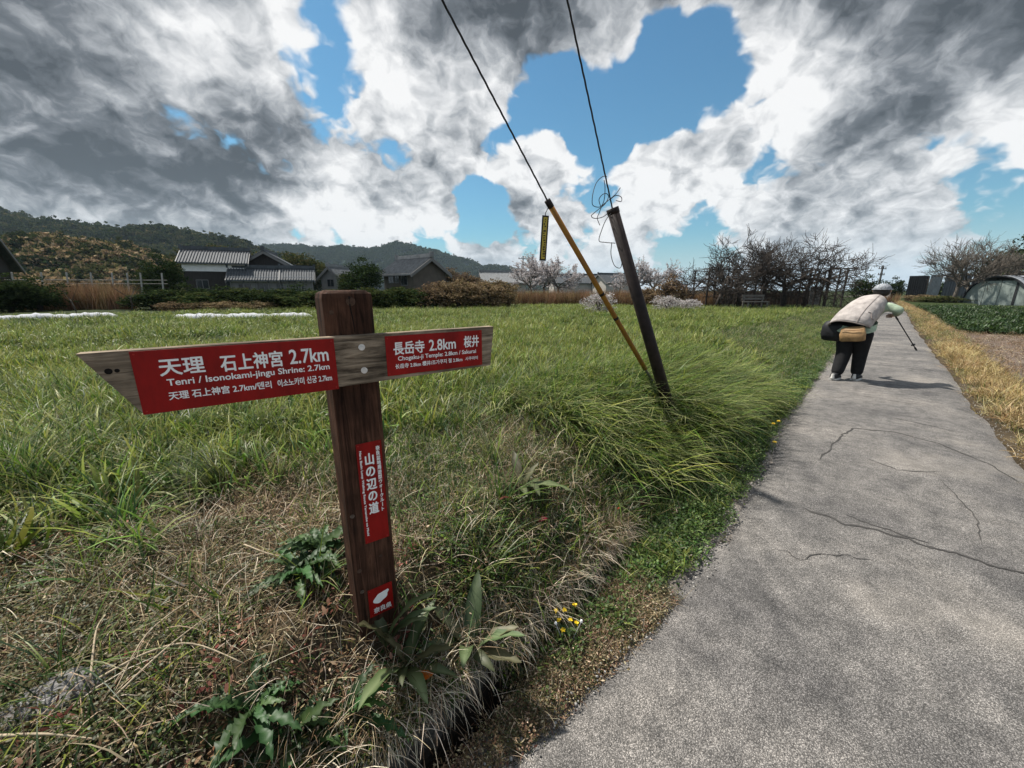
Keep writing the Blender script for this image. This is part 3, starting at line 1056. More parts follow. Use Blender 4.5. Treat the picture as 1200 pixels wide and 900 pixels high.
# right-hand verge and lower field
vr = lambda x, y, t, n: sstep(road_right(t) - n, .02, .2) * (1 - sstep(road_right(t) - n, .40, .78 + .4 * sstep(t, 12, 18)))
lay('gold_verge', 'gold_grass', [sample(6000, (4, 15), (-2.4, -.6), lambda x, y, t, n: vr(x, y, t, n) * (.3 + .7 * nz(x, y, 1.6, 98, .36, .58))), sample(8000, (14, 60), (-2.2, 1), lambda x, y, t, n: vr(x, y, t, n) * (.4 + .6 * nz(x, y, 1.2, 98, .36, .58)))], 'golden dry grass on the verge along the right of the path', 'dry grass', .5, 1.15, .3, uneven=1.5)
lay('green_verge', 'short_grass', [sample(8000, (4, 40), (-2.6, .2), lambda x, y, t, n: vr(x, y, t, n) * np.maximum(nz(x, y, 1.3, 97, .42, .56), 1 - sstep(road_right(t) - n, .05, .3)))], 'green grass patches in the golden verge', 'grass', .8, 1.5, .25)
lay('low_crop', 'crop_leaf', [sample(16000, (22, 50), (-26, -1.0), lambda x, y, t, n: (road_right(t) - n > 1.3))], 'dark green leafy crop in the lower field beyond the bare soil', 'crop', .9, 1.6, .2)
# the hand-dug soil of the lower field: clods
lay('soil_clods', 'litter', [sample(9000, (4, 22.5), (-12, -1.3), lambda x, y, t, n: (road_right(t) - n > .8) * 1.0)], 'crumbly brown clods and stubble on the bare lower field', 'soil', 1.0, 2.0, .5)
# reeds
def band(px0, px1, Y0, Y1, n):
    px = rng.uniform(px0, px1, n); Y = rng.uniform(Y0, Y1, n)
    x = (px - 600) / FPX * Y * 1.03
    return np.stack([x, Y, height(x, Y)], -1)
lay('reed_bed', 'reed', [(band(-60, 175, 21, 25, 900),)], 'dry brown reed bed in front of the wooded hill', 'reeds', .7, 1.05, .1)
lay('far_reeds', 'reed', [(band(515, 830, 27, 31, 1500),), (band(1000, 1030, 40, 44, 40),)], 'dry brown reeds along the far side of the field', 'reeds', .45, .8, .1)

# ================================================================== the signpost
def wood(name, c1, c2, stretch, rough=0.75, sc=6.0, bump=0.5):
    m = bpy.data.materials.new(name)
    m.use_nodes = True
    nt = m.node_tree
    N, L = nt.nodes, nt.links
    b = N['Principled BSDF']
    b.inputs['Roughness'].default_value = rough
    b.inputs['Specular IOR Level'].default_value = 0.12
    tc = N.new('ShaderNodeTexCoord')
    mp = N.new('ShaderNodeMapping')
    mp.inputs['Scale'].default_value = stretch
    L.new(tc.outputs['Object'], mp.inputs[0])
    n = N.new('ShaderNodeTexNoise')
    n.inputs['Scale'].default_value = sc
    n.inputs['Detail'].default_value = 9
    n.inputs['Roughness'].default_value = 0.7
    n.inputs['Distortion'].default_value = 0.6
    L.new(mp.outputs[0], n.inputs['Vector'])
    r = N.new('ShaderNodeValToRGB')
    L.new(n.outputs[0], r.inputs[0])
    e = r.color_ramp.elements
    e[0].position = 0.36; e[0].color = (*c1, 1)
    e[1].position = 0.66; e[1].color = (*c2, 1)
    n3 = N.new('ShaderNodeTexNoise')
    n3.inputs['Scale'].default_value = 11
    n3.inputs['Detail'].default_value = 6
    L.new(tc.outputs['Object'], n3.inputs['Vector'])
    r3 = N.new('ShaderNodeMapRange')
    r3.inputs[1].default_value = .35; r3.inputs[2].default_value = .65
    r3.inputs[3].default_value = .55; r3.inputs[4].default_value = 1.2
    L.new(n3.outputs[0], r3.inputs[0])
    mu = N.new('ShaderNodeMix'); mu.data_type = 'RGBA'; mu.blend_type = 'MULTIPLY'; mu.inputs['Factor'].default_value = 1
    L.new(r.outputs[0], mu.inputs['A'])
    cc = N.new('ShaderNodeCombineColor')
    for k in range(3): L.new(r3.outputs[0], cc.inputs[k])
    L.new(cc.outputs[0], mu.inputs['B'])
    L.new(mu.outputs['Result'], b.inputs['Base Color'])
    bp = N.new('ShaderNodeBump')
    bp.inputs['Strength'].default_value = bump
    bp.inputs['Distance'].default_value = 0.004
    L.new(n.outputs[0], bp.inputs['Height'])
    L.new(bp.outputs[0], b.inputs['Normal'])
    return m


def text_mesh(body, bold=0.0, vertical=False):
    """flat lettering as mesh, bounding box moved to the origin"""
    def one(s):
        cu = bpy.data.curves.new('glyphs', 'FONT')
        cu.body = s
        cu.size = 1.0
        cu.offset = bold
        cu.extrude = 0.0
        cu.resolution_u = 3
        cu.space_line = 1.0
        ob = bpy.data.objects.new('glyphs', cu)
        COL.objects.link(ob)
        dg = bpy.context.evaluated_depsgraph_get()
        dg.update()
        me = bpy.data.meshes.new_from_object(ob.evaluated_get(dg))
        v = np.zeros(len(me.vertices) * 3); me.vertices.foreach_get('co', v)
        v = v.reshape(-1, 3)
        f = [tuple(p.vertices) for p in me.polygons]
        bpy.data.objects.remove(ob)
        bpy.data.meshes.remove(me)
        return v, f
    if not vertical:
        V, Fs = one(body)
    else:
        Vs, Fs, b, y = [], [], 0, 0.0
        for c in body:
            if c == 'ー':
                v = np.array([[-.05, -.4, 0], [.05, -.4, 0], [.05, .4, 0], [-.05, .4, 0]]); f = [(0, 1, 2, 3)]
            else:
                v, f = one(c)
            lo, hi = v.min(0), v.max(0)
            v = v - (lo + hi) / 2
            v[:, 1] += y
            y -= 1.02
            Vs.append(v); Fs += [tuple(k + b for k in q) for q in f]; b += len(v)
        V = np.concatenate(Vs)
    lo, hi = V.min(0), V.max(0)
    return (V - lo), Fs, hi - lo


WOOD_GREY = wood('weathered_board', (0.065, 0.048, 0.034), (0.38, 0.30, 0.215), (1.2, 14, 14), 0.85, 5.0, 1.0)
WOOD_DARK = wood('stained_post', (0.018, 0.008, 0.005), (0.115, 0.055, 0.034), (14, 14, 0.8), 0.8, 5.0, 0.8)
RED = mat('red_sign_plate', (0.235, 0.006, 0.0045), 0.5, var=0.35, vscale=14, spec=0.2, stretch=(1, 1, .35))
WHITE = mat('white_print', (0.80, 0.80, 0.78), 0.55, var=0.06, vscale=60)
STEEL = mat('galvanised_steel', (0.7, 0.7, 0.69), 0.4, var=0.3, vscale=60, metal=0.7)

SX, SY, STH = -0.3967, 1.0019, 0.6089          # board face origin and its turn


def build_sign():
    root = empty('trail_signpost', (SX, SY, 0.0), STH)
    tag(root, 'dark wooden trail signpost with pointed grey board and red direction plates', 'signpost')
    # local frame: x along the board, -y towards the reader, z up
    # post
    pb = MB()
    w, cx, cy, c = 0.062, -0.0115, 0.03 + 0.0625, 0.009
    outline = [(-w + c, -w), (w - c, -w), (w, -w + c), (w, w - c), (w - c, w), (-w + c, w), (-w, w - c), (-w, -w + c)]
    rings = []
    for z in (0.02, 0.25, 0.45, 0.65, 0.85, 1.05, 1.25, 1.38):
        j = (vnoise(z * 3, 1.0, 101) - .5) * 0.003
        rings.append([(cx + a + j, cy + b, z) for a, b in outline])
    rings.append([(cx + a * .97, cy + b * .97, 1.392) for a, b in outline])
    rings.append([(cx + a * .86, cy + b * .86, 1.398 + 0.003 * math.sin(i * 2)) for i, (a, b) in enumerate(outline)])
    pb.loft(rings)
    post = pb.build('post', WOOD_DARK, root)
    # drying split and knots on the post
    dk = mat('wood_split', (0.006, 0.004, 0.003), 0.95)
    pts = [(cx + 0.004 + .003 * math.sin(z * 40), cy - w - 0.0006, z) for z in np.linspace(1.292, 1.385, 9)]
    MB().tube(pts, [.0006, .001, .0012, .0015, .0016, .0016, .0018, .002, .002], 5).build('split', dk, post)
    kn = mat('knot', (0.06, 0.034, 0.022), 0.8, var=0.6, vscale=90)
    for kx, kz, r in ((0.004, 1.372, 0.012), (-0.045, 1.345, 0.006), (-0.046, 0.575, 0.007), (0.02, 0.60, 0.005)):
        m = MB()
        for rr, yy in ((r, -.0003), (r * .62, -.0022)):
            m.tube([(cx + kx, cy - w + 0.004, kz), (cx + kx, cy - w + yy, kz)], rr, 10)
        m.build('knot', kn, post)
    # board
    bd = MB()
    prof = [(-0.511, 1.2845), (-0.3, 1.2855), (0.0, 1.286), (0.2, 1.2875), (0.412, 1.2885), (0.398, 1.163), (0.2, 1.160), (0.0, 1.157), (-0.2, 1.1535), (-0.437, 1.150)]
    bd.prism(prof, 'y', 0.0, 0.0298)
    board = bd.build('arrow_board', WOOD_GREY, root, bevel=0.0016)
    kb = MB().tube([(-0.473, -0.0008, 1.247), (-0.473, 0.01, 1.247)], 0.006, 9)
    kb.tube([(-0.461, -0.0006, 1.247), (-0.461, 0.01, 1.247)], 0.004, 9)
    kb.build('knot', dk, board)
    # bolts
    for bx, bz in ((0.002, 1.255), (0.003, 1.193)):
        m = MB()
        m.tube([(bx, 0.002, bz), (bx, -0.0016, bz)], 0.0085, 14)
        m.tube([(bx, 0.002, bz), (bx, -0.0032, bz)], [0.0064, 0.0052], 14)
        m.tube([(bx, -0.003, bz), (bx, -0.0046, bz)], 0.0026, 6)
        m.build('bolt', STEEL, root)
    for bx, bz in ((-0.060, 0.762), (-0.056, 0.50)):
        m = MB()
        m.tube([(bx, 0.032, bz), (bx, 0.0290, bz)], [0.0068, 0.0056], 12)
        m.box((bx, 0.0286, bz), (0.0085, 0.0006, 0.0014)); m.box((bx, 0.0284, bz), (0.0014, 0.0006, 0.0085))
        m.build('screw', mat('rusty_screw', (0.12, 0.09, 0.07), 0.7, var=.5, vscale=200, metal=.4), root)

    def plate(name, x0, x1, z0, z1, yface, label=None, shear=0.0):
        m = MB()
        m.prism([(x0, z0), (x1, z0 + shear), (x1, z1 + shear), (x0, z1)], 'y', yface - 0.0018, yface - 0.0002)
        o = m.build(name, RED, root, bevel=0.0004)
        if label: o['label'] = label
        rm = mat('red_rivet', (0.34, 0.02, 0.015), .4)
        for sx in (x0 + .006, x1 - .006):
            for sz in (z0 + .006, z1 - .006):
                MB().tube([(sx, yface - .001, sz), (sx, yface - .0024, sz)], .0017, 8).build('rivet', rm, o)
        return o

    def letters(parent, body, x0, x1, z0, z1, yface, bold=0.0, vertical=False, turn=False):
        V, Fs, sz = text_mesh(body, 0.0, vertical)
        if turn:                                   # a line of Latin letters running downward
            V = np.stack([V[:, 1], sz[0] - V[:, 0], V[:, 2]], -1)
            sz = np.array([sz[1], sz[0], 0])
        X = x0 + V[:, 0] / sz[0] * (x1 - x0)
        Z = z0 + V[:, 1] / sz[1] * (z1 - z0)
        me = bpy.data.meshes.new('lettering')
        h = (z1 - z0) / max(1, len(body) if vertical else 1) if not turn else (x1 - x0)
        vs, fs = [], []
        for k, (ox, oz) in enumerate(((0, 0), (1, 0), (-1, 0), (0, 1), (0, -1), (.7, .7), (-.7, .7), (.7, -.7), (-.7, -.7))):
            if k and not bold: break
            b0 = len(vs)
            vs += [(a + ox * bold * h, yface - 0.0022 - k * 2e-5, b + oz * bold * h) for a, b in zip(X, Z)]
            fs += [tuple(q + b0 for q in f) for f in Fs]
        me.from_pydata(vs, [], fs)
        return link('lettering', me, WHITE, parent)

    p1 = plate('direction_plate', -0.4385, -0.0639, 1.152, 1.2825, 0.0, 'long red plate lettered for Tenri and the shrine 2.7km', 0)
    x = lambda f: -0.4385 + f * 0.3746
    zz = lambda f: 1.152 + f * 0.1305
    letters(p1, '天理', x(.105), x(.300), zz(.585), zz(.845), 0, .022)
    letters(p1, '石上神宮', x(.375), x(.690), zz(.565), zz(.845), 0, .022)
    letters(p1, '2.7km', x(.730), x(.955), zz(.585), zz(.845), 0, .022)
    letters(p1, 'Tenri / Isonokami-jingu Shrine: 2.7km', x(.125), x(.955), zz(.385), zz(.525), 0, .022)
    letters(p1, '天理 石上神宫 2.7km/덴리', x(.120), x(.610), zz(.185), zz(.318), 0, .022)
    letters(p1, '이소노카미 신궁 2.7km', x(.645), x(.962), zz(.185), zz(.318), 0, .022)
    p2 = plate('direction_plate', 0.0639, 0.3664, 1.169, 1.2793, 0.0, 'shorter red plate lettered for the temple 2.8km and Sakurai')
    x2 = lambda f: 0.0639 + f * 0.3025
    z2 = lambda f: 1.169 + f * 0.1103
    letters(p2, '長岳寺', x2(.070), x2(.365), z2(.52), z2(.84), 0, .022)
    letters(p2, '2.8km', x2(.415), x2(.695), z2(.545), z2(.83), 0, .022)
    letters(p2, '桜井', x2(.790), x2(.960), z2(.545), z2(.86), 0, .022)
    letters(p2, 'Chogaku-ji Temple: 2.8km / Sakurai', x2(.105), x2(.925), z2(.335), z2(.475), 0, .022)
    letters(p2, '长岳寺 2.8km 樱井/조가쿠지 절 2.8km', x2(.075), x2(.765), z2(.165), z2(.285), 0, .022)
    letters(p2, '사쿠라이', x2(.80), x2(.945), z2(.175), z2(.275), 0, .022)
    yf = 0.031
    p3 = plate('route_plate', -0.032, 0.039, 0.658, 0.978, yf, 'tall narrow red plate with the trail name running downward')
    letters(p3, '山の辺の道', -0.012, 0.015, 0.752, 0.944, yf, .03, True)
    letters(p3, '奈良盆地周遊型ウォークルート', 0.0215, 0.0325, 0.752, 0.962, yf, .03, True)
    letters(p3, 'Nara Basin Loop Walking Route Yamanobe no Michi', -0.0265, -0.0190, 0.684, 0.956, yf, .05, False, True)
    p4 = plate('emblem_plate', -0.041, 0.034, 0.394, 0.495, yf, 'small square red plate with a white leaf emblem at the foot')
    # white emblem: a rounded leaf with a stub, tilted
    poly = []
    for k in range(28):
        a = 2 * math.pi * k / 28
        r = 0.0195 + 0.003 * math.cos(2 * a) + 0.0012 * math.sin(5 * a)
        if abs(a - math.pi * .06) < 0.2: r += 0.006
        u, v = r * math.cos(a) * 1.08, r * math.sin(a) * 0.88
        ca, sa = math.cos(.5), math.sin(.5)
        poly.append((-0.004 + u * ca - v * sa, 0.455 + u * sa + v * ca))
    MB().prism(poly, 'y', yf - .0026, yf - .0016).build('emblem', WHITE, p4)
    letters(p4, '奈良県', -0.028, 0.027, 0.404, 0.424, yf, .02)
    return root


build_sign()


# ================================================================== the leaning guy poles
def build_guys():
    steel = mat('dark_painted_steel', (0.018, 0.012, 0.011), 0.6, var=0.5, vscale=14, spec=0.2, bump=.2)
    rust = mat('rusty_yellow_sleeve', (0.62, 0.29, 0.025), 0.75, var=0.5, vscale=9, col2=(0.20, 0.085, 0.03), stretch=(3, 3, 1), bump=.3)
    wire = mat('stranded_wire', (0.03, 0.03, 0.032), 0.55, metal=0.5, var=0.5, vscale=160)
    P0 = np.array([1.50, 3.30, 0.05]); P1 = at(718, 246, 3.05)
    Pb = gnd(791, 503, .2)
    P0 = Pb - (P1 - Pb) / np.linalg.norm(P1 - Pb) * 0.3
    g1 = empty('guy_pole', tuple(P0))
    tag(g1, 'thick dark steel guy pole leaning out of the grass, loose wire at its top', 'guy pole')
    o = -P0
    d = (P1 - P0) / np.linalg.norm(P1 - P0)
    MB().tube([P0 + o, P1 + o], [0.052, 0.042], 18).build('tube', steel, g1, True)
    MB().tube([P1 + o - d * .03, P1 + o + d * .012], [0.0455, 0.0455], 18).build('collar', steel, g1, True)
    wtop = at(664, -4, 2.25)
    wd = (wtop - P1)
    pts = [P1 + o - d * .1, P1 + o] + [P1 + o + wd * k for k in (.1, .25, .5, 1, 2.0, 3.2)]
    twisted(pts, 0.0052, 'wire', wire, g1)
    # the tangle of spare wire
    def sp(px, py, Y): return tuple(at(px, py, Y) + o)
    Y = 3.0
    loops = [[(711, 207), (706, 207), (699, 214), (695, 226), (694, 238), (697, 242), (704, 242), (708, 234), (709, 220), (708, 211)],
             [(704, 242), (702, 234), (706, 228), (711, 227), (713, 231), (709, 239), (703, 244), (697, 249), (693, 253), (697, 256), (707, 254), (716, 246)],
             [(727, 220), (722, 227), (714, 234), (706, 241), (702, 250), (700, 256), (703, 264)],
             [(716, 250), (710, 258), (705, 270), (702, 282), (709, 284), (721, 285)],
             [(717, 284), (716, 298), (720, 311), (727, 314), (729, 306)],
             [(716, 233), (722, 229), (728, 231), (728, 236), (722, 235)]]
    for li, lp in enumerate(loops):
        m = MB()
        pts = catmull([sp(a, b, Y + .05 * math.sin(i * 1.3 + li)) for i, (a, b) in enumerate(lp)], 5)
        m.tube(pts, 0.0028, 5)
        m.build('wire_coil', wire, g1, True)
    # small bolts near the foot
    for f in (.22, .26):
        q = P0 + (P1 - P0) * f + o
        MB().tube([q + np.array([-.055, -.02, 0]), q + np.array([.0, 0, 0])], .007, 7).build('bolt', STEEL, g1)

    Q1 = at(642, 236, 3.1)
    Qb = gnd(778, 470, .27)
    e = (Q1 - Qb) / np.linalg.norm(Q1 - Qb)
    Q0 = Qb - e * .35
    g2 = empty('guy_rod', tuple(Q0))
    tag(g2, 'thin rusty yellow guard sleeve leaning left behind the dark pole, tag hanging from it', 'guy rod')
    o = -Q0
    MB().tube([Q0 + o, Qb + e * .55 + o], 0.012, 10).build('rod', mat('grey_rod', (.10, .085, .07), .6, var=.4, vscale=20, metal=.3), g2, True)
    m = MB().tube([Qb + e * .5 + o, Q1 + o], 0.0215, 12)
    m.build('sleeve', rust, g2, True)
    MB().tube([Q1 + o - e * .05, Q1 + o + e * .01], 0.024, 12).build('cap', steel, g2, True)
    for f in (.5, .62):
        q = Qb + (Q1 - Qb) * f + o
        MB().tube([q - e * .012, q + e * .012], 0.0235, 12).build('band', steel, g2, True)
    wtop = at(516, -4, 2.35)
    wd = wtop - Q1
    twisted([Q1 + o - e * .1, Q1 + o] + [Q1 + o + wd * k for k in (.1, .25, .5, 1, 2.0, 3.0)], 0.0058, 'wire', wire, g2)
    # warning tag, hanging from the sleeve top: top-level thing of its own
    T1 = at(640, 252, 3.1)
    tg = empty('warning_tag', tuple(T1))
    tag(tg, 'narrow yellow tag with black marks hanging from the rusty sleeve', 'tag')
    ye = mat('yellow_plastic', (0.40, 0.31, 0.05), .6, var=.2, vscale=30)
    bl = mat('black_print', (0.012, 0.012, 0.012), .7)
    M = Matrix.Rotation(R(3), 4, 'Y') @ Matrix.Rotation(R(8), 4, 'Z')
    b = MB(); b.box((-.012, 0, -.165), (.052, .004, .325), M); body = b.build('tag_plate', bl, tg, bevel=.001)
    b = MB(); b.box((-.012, 0, -.165), (.030, .0060, .300), M); b.build('yellow_band', ye, body)
    b = MB()
    zz = -.03
    for k in range(17):
        h = U(.006, .012)
        for q in range(2):
            b.box((-.012 + U(-.007, .007), -.0005, zz), (U(.004, .012), .0066, h), M)
        zz -= .0165
    b.build('print', bl, body)
    h0 = Vector(Q1 + e * -.02 - T1)
    b = MB(); b.tube(catmull([h0, (h0.x - .01, h0.y, h0.z - .03), (.004, 0, .03), (-.006, 0, .01), (-.002, 0, -.01)], 4), .0028, 6); b.build('hook', wire, tg, True)


def catmull(P, k):
    P = [Vector(p) for p in P]
    out = []
    for i in range(len(P) - 1):
        a, b, c, d = P[max(0, i - 1)], P[i], P[i + 1], P[min(len(P) - 1, i + 2)]
        for j in range(k):
            t = j / k
            out.append(0.5 * ((2 * b) + (c - a) * t + (2 * a - 5 * b + 4 * c - d) * t * t + (3 * b - a - 3 * c + d) * t ** 3))
    out.append(P[-1])
    return out


def twisted(pts, r, name, m, parent):
    """a stranded cable: three strands wound round the line"""
    P = catmull(pts, 4)
    # resample
    dense = []
    for i in range(len(P) - 1):
        L = (P[i + 1] - P[i]).length
        k = max(1, int(L / 0.02))
        dense += [P[i].lerp(P[i + 1], j / k) for j in range(k)]
    dense.append(P[-1])
    t = (dense[-1] - dense[0]).normalized()
    a = t.orthogonal().normalized(); b = t.cross(a)
    mb = MB()
    for s in range(3):
        ph = s * 2.094
        mb.tube([p + (a * math.cos(ph + i * .55) + b * math.sin(ph + i * .55)) * r * .55 for i, p in enumerate(dense)], r * .55, 4)
    return mb.build(name, m, parent, True)


build_guys()

# ================================================================== the walker
def skin_mesh(verts, edges, radii, root, sub=2):
    me = bpy.data.meshes.new('skin')
    me.from_pydata(verts, edges, [])
    o = bpy.data.objects.new('skin', me)
    COL.objects.link(o)
    md = o.modifiers.new('s', 'SKIN')
    md.use_smooth_shade = True
    sv = me.skin_vertices[0].data
    for i, r in enumerate(radii):
        sv[i].radius = (r, r) if isinstance(r, (int, float)) else r
        sv[i].use_root = (i == root)
    sb = o.modifiers.new('d', 'SUBSURF')
    sb.levels = sub; sb.render_levels = sub
    dg = bpy.context.evaluated_depsgraph_get()
    dg.update()
    out = bpy.data.meshes.new_from_object(o.evaluated_get(dg))
    bpy.data.objects.remove(o)
    return out


def merge(meshes, name):
    V, Fs, b = [], [], 0
    for me in meshes:
        V += [tuple(v.co) for v in me.vertices]
        Fs += [tuple(k + b for k in p.vertices) for p in me.polygons]
        b = len(V)
    me = bpy.data.meshes.new(name)
    me.from_pydata(V, [], Fs)
    return me


def build_person():
    g = gnd(990, 445, 0.012)
    head_dir = R(58)                                # walking away, a little to the right
    root = empty('person', (g[0], g[1], 0.016), -head_dir)
    tag(root, 'stooped person walking away in beige vest, pale green shirt and black trousers', 'person')
    skin = mat('skin', (0.42, 0.26, 0.19), .6)
    # local: +y forward, +x right
    V, E, Rr, idx = [], [], [], {}

    def add(n, p, r, par=None):
        idx[n] = len(V); V.append(p); Rr.append(r)
        if par: E.append((idx[par], idx[n]))
    add('pelvis', (0, -.02, .80), .085)
    add('waist', (0, .06, .93), .10, 'pelvis')
    add('chest', (.04, .25, 1.10), .12, 'waist')
    add('neckb', (.07, .36, 1.20), .07, 'chest')
    add('neck', (.085, .41, 1.255), .052, 'neckb')
    add('jaw', (.09, .455, 1.305), .072, 'neck')
    add('skull', (.09, .475, 1.375), .086, 'jaw')
    add('crown', (.09, .465, 1.435), .060, 'skull')
    for s, n in ((-1, 'l'), (1, 'r')):
        add('hip' + n, (s * .09, 0, .74), .07, 'pelvis')
        ky, ay = (.02, -.13) if s < 0 else (.12, .13)
        add('knee' + n, (s * .085, ky, .43), .062, 'hip' + n)
        add('ank' + n, (s * .088, ay, .09), .042, 'knee' + n)
        add('toe' + n, (s * .095, ay + .13, .045), .035, 'ank' + n)
        add('sho' + n, (.04 + s * .17, .31, 1.15), .062, 'chest')
    add('elbr', (.40, .27, 1.09), .043, 'shor')
    add('wrir', (.30, .42, 1.02), .030, 'elbr')
    add('palr', (.275, .47, 1.005), .030, 'wrir')
    add('elbl', (-.27, .40, .93), .043, 'shol')
    add('wril', (-.20, .58, .86), .030, 'elbl')
    add('pall', (-.19, .64, .85), .030, 'wril')
    body = skin_mesh(V, E, Rr, 0)
    extra = []
    # fingers: right hand closes on the stick, left hand relaxed
    def fingers(pal, fwd, side, up, curl):
        m = MB()
        for k in range(4):
            L = (.062, .072, .068, .052)[k]
            p = Vector(pal) + Vector(side) * (.024 - k * .016)
            d = Vector(fwd)
            pts = [p.copy()]
            for j in range(3):
                p = p + d * (L / 3 + .012)
                pts.append(p.copy())
                d = (d * math.cos(curl) - Vector(up) * math.sin(curl)).normalized()
            m.tube(pts, [.0095, .009, .008, .0065], 6)
        p = Vector(pal) + Vector(side) * .024 - Vector(fwd) * .015
        m.tube([p, p + Vector(side) * .025 + Vector(fwd) * .012, p + Vector(side) * .03 + Vector(fwd) * .045 - Vector(up) * .015], [.011, .0095, .007], 6)
        return m.mesh('fingers')
    extra.append(fingers(V[idx['palr']], (-.4, .8, -.1), (.3, .1, .95), (.9, .4, 0), 1.0))
    extra.append(fingers(V[idx['pall']], (.1, .9, -.3), (.95, 0, .1), (0, .3, .9), .4))
    # nose, ears
    f = MB()
    f.tube([(.09, .545, 1.385), (.09, .575, 1.355), (.09, .553, 1.347)], [.008, .014, .010], 6)
    for s in (-1, 1):
        f.tube([(.09 + s * .085, .465, 1.395), (.09 + s * .100, .455, 1.375), (.09 + s * .088, .465, 1.35)], [.014, .018, .012], 6)
    f.tube([(.065, .535, 1.318), (.09, .54, 1.314), (.115, .535, 1.318)], [.004, .006, .004], 6)
    extra.append(f.mesh('face'))
    me = merge([body] + extra, 'body')
    link('body', me, skin, root, True)
    for s in (-1, 1):
        MB().tube([(.09 + s * .033, .548, 1.390), (.09 + s * .033, .556, 1.390)], [.011, .006], 8).build('eye', mat('eye', (.09, .02, .02), .3), root)
    # hair and patterned cap
    def dome(c, r, lo, ring=16, rows=7, squash=(1, 1, 1), jit=0.0):
        rings = []
        for i in range(rows):
            a = lo + (math.pi / 2 - .06 - lo) * i / (rows - 1)
            rings.append([(c[0] + r * squash[0] * math.cos(a) * math.cos(t), c[1] + r * squash[1] * math.cos(a) * math.sin(t), c[2] + r * squash[2] * math.sin(a) + U(-jit, jit)) for t in [2 * math.pi * k / ring for k in range(ring)]])
        return rings
    MB().loft(dome((.09, .452, 1.372), .108, -.75, squash=(.98, .98, .95), jit=.003)).build('hair', mat('dark_hair', (.018, .016, .016), .6, var=.3, vscale=50), root, True)
    capm = mat('checked_cap', (.15, .16, .175), .85, var=.6, vscale=50, col2=(.42, .44, .47))
    m = MB().loft(dome((.09, .462, 1.395), .114, .05, squash=(.96, 1.08, .82)))
    m.tube([(.09 + .115 * math.cos(t), .462 + .12 * math.sin(t), 1.400) for t in np.linspace(0, 2 * math.pi, 19)], .010, 6)
    brim = [(.09 + .105 * math.cos(t), .47 + .12 * math.sin(t) + (.06 * math.sin(t)), 1.395) for t in np.linspace(.3, math.pi - .3, 9)]
    m.prism([(a, b) for a, b, c in brim] + [(.09 - .08, .50), (.09 + .08, .50)], 'z', 1.388, 1.396)
    m.build('cap', capm, root, True)
    # trousers
    V2 = [(0, -.05, .82), (-.09, -.01, .70), (.10, .0, .70), (-.085, .02, .42), (.085, .12, .43), (-.085, -.13, .065), (.09, .13, .06), (0, .05, .93), (0, -.02, .66)]
    E2 = [(0, 8), (0, 1), (0, 2), (1, 3), (2, 4), (3, 5), (4, 6), (0, 7)]
    tr = skin_mesh(V2, E2, [(.175, .20), .140, .140, .105, .10, .080, .080, .18, .12], 0)
    link('trousers', tr, mat('black_trousers', (.010, .010, .011), .9, var=.3, vscale=20, bump=.5, bscale=14), root, True)
    # shirt : pale green sleeves and hem
    V3 = [(0, .06, .93), (.04, .25, 1.10), (.07, .35, 1.19), (-.14, .31, 1.15), (.22, .31, 1.15), (.405, .27, 1.09), (.315, .405, 1.025), (-.28, .40, .93), (-.21, .565, .868)]
    E3 = [(0, 1), (1, 2), (1, 3), (1, 4), (4, 5), (5, 6), (3, 7), (7, 8)]
    shm = mat('pale_green_shirt', (.30, .37, .27), .9, var=.3, vscale=18, bump=.5, bscale=20)
    sh = skin_mesh(V3, E3, [.155, .15, .085, .08, .08, .060, .044, .06, .044], 0)
    shirt = link('shirt', sh, shm, root, True)
    rings = []
    for k, (f, s) in enumerate(((0, 1.0), (.5, 1.03), (1, 1.06))):
        rings.append([(.02 + .225 * s * math.cos(t), .0 - .06 * f + .17 * s * math.sin(t), .90 - .10 * f + .06 * math.sin(t)) for t in [2 * math.pi * q / 20 for q in range(20)]])
    MB().loft(rings, caps=False).build('shirt_hem', shm, shirt, True)
    # vest: sections strung along the bent back
    vm = mat('beige_quilted_vest', (.36, .325, .305), .9, var=.3, vscale=11, bump=1.0, bscale=14)
    keys = [((.0, -.12, .83), .270, .185, 30), ((.0, -.09, .90), .268, .19, 36), ((.0, -.01, .98), .258, .19, 42), ((.005, .10, 1.06), .245, .185, 46), ((.01, .20, 1.135), .225, .17, 50), ((.015, .29, 1.195), .195, .145, 54), ((.02, .355, 1.235), .14, .10, 60), ((.022, .385, 1.255), .085, .075, 62)]
    secs = []
    for a_, b_ in zip(keys[:-1], keys[1:]):
        for f_ in (0, .34, .67):
            secs.append((tuple(np.array(a_[0]) * (1 - f_) + np.array(b_[0]) * f_), *[a_[k] * (1 - f_) + b_[k] * f_ for k in (1, 2, 3)]))
    secs.append(keys[-1])
    rings = []
    for (c, a, b, dg_) in secs:
        q = R(dg_)
        ring = []
        for k in range(28):
            t = 2 * math.pi * k / 28
            u, v = .93 * a * math.copysign(abs(math.cos(t)) ** .85, math.cos(t)), b * math.copysign(abs(math.sin(t)) ** .85, math.sin(t))
            # section plane is perpendicular to the leaning back
            wr = .040 * (vnoise(2.2 * t + c[2] * 16, c[2] * 20 - t * 1.5, 131, 3) - .5) * 2
            ring.append((c[0] - .05 + u * (1 + wr) + (c[2] - .84) * .22, c[1] + v * (1 + wr) * math.cos(q), c[2] - v * math.sin(q) + .010 * math.sin(3 * t + 1) * (c[2] < 1.0)))
        rings.append(ring)
    # turned-in hem
    c0 = np.array(secs[0][0])
    rings.insert(0, [tuple(c0 + (np.array(p) - c0) * .93 + np.array([0, .02, .015])) for p in rings[0]])
    vest = MB().loft(rings, caps=False).build('vest', vm, root, True)
    sm = mat('vest_seam', (.24, .20, .18), .9)
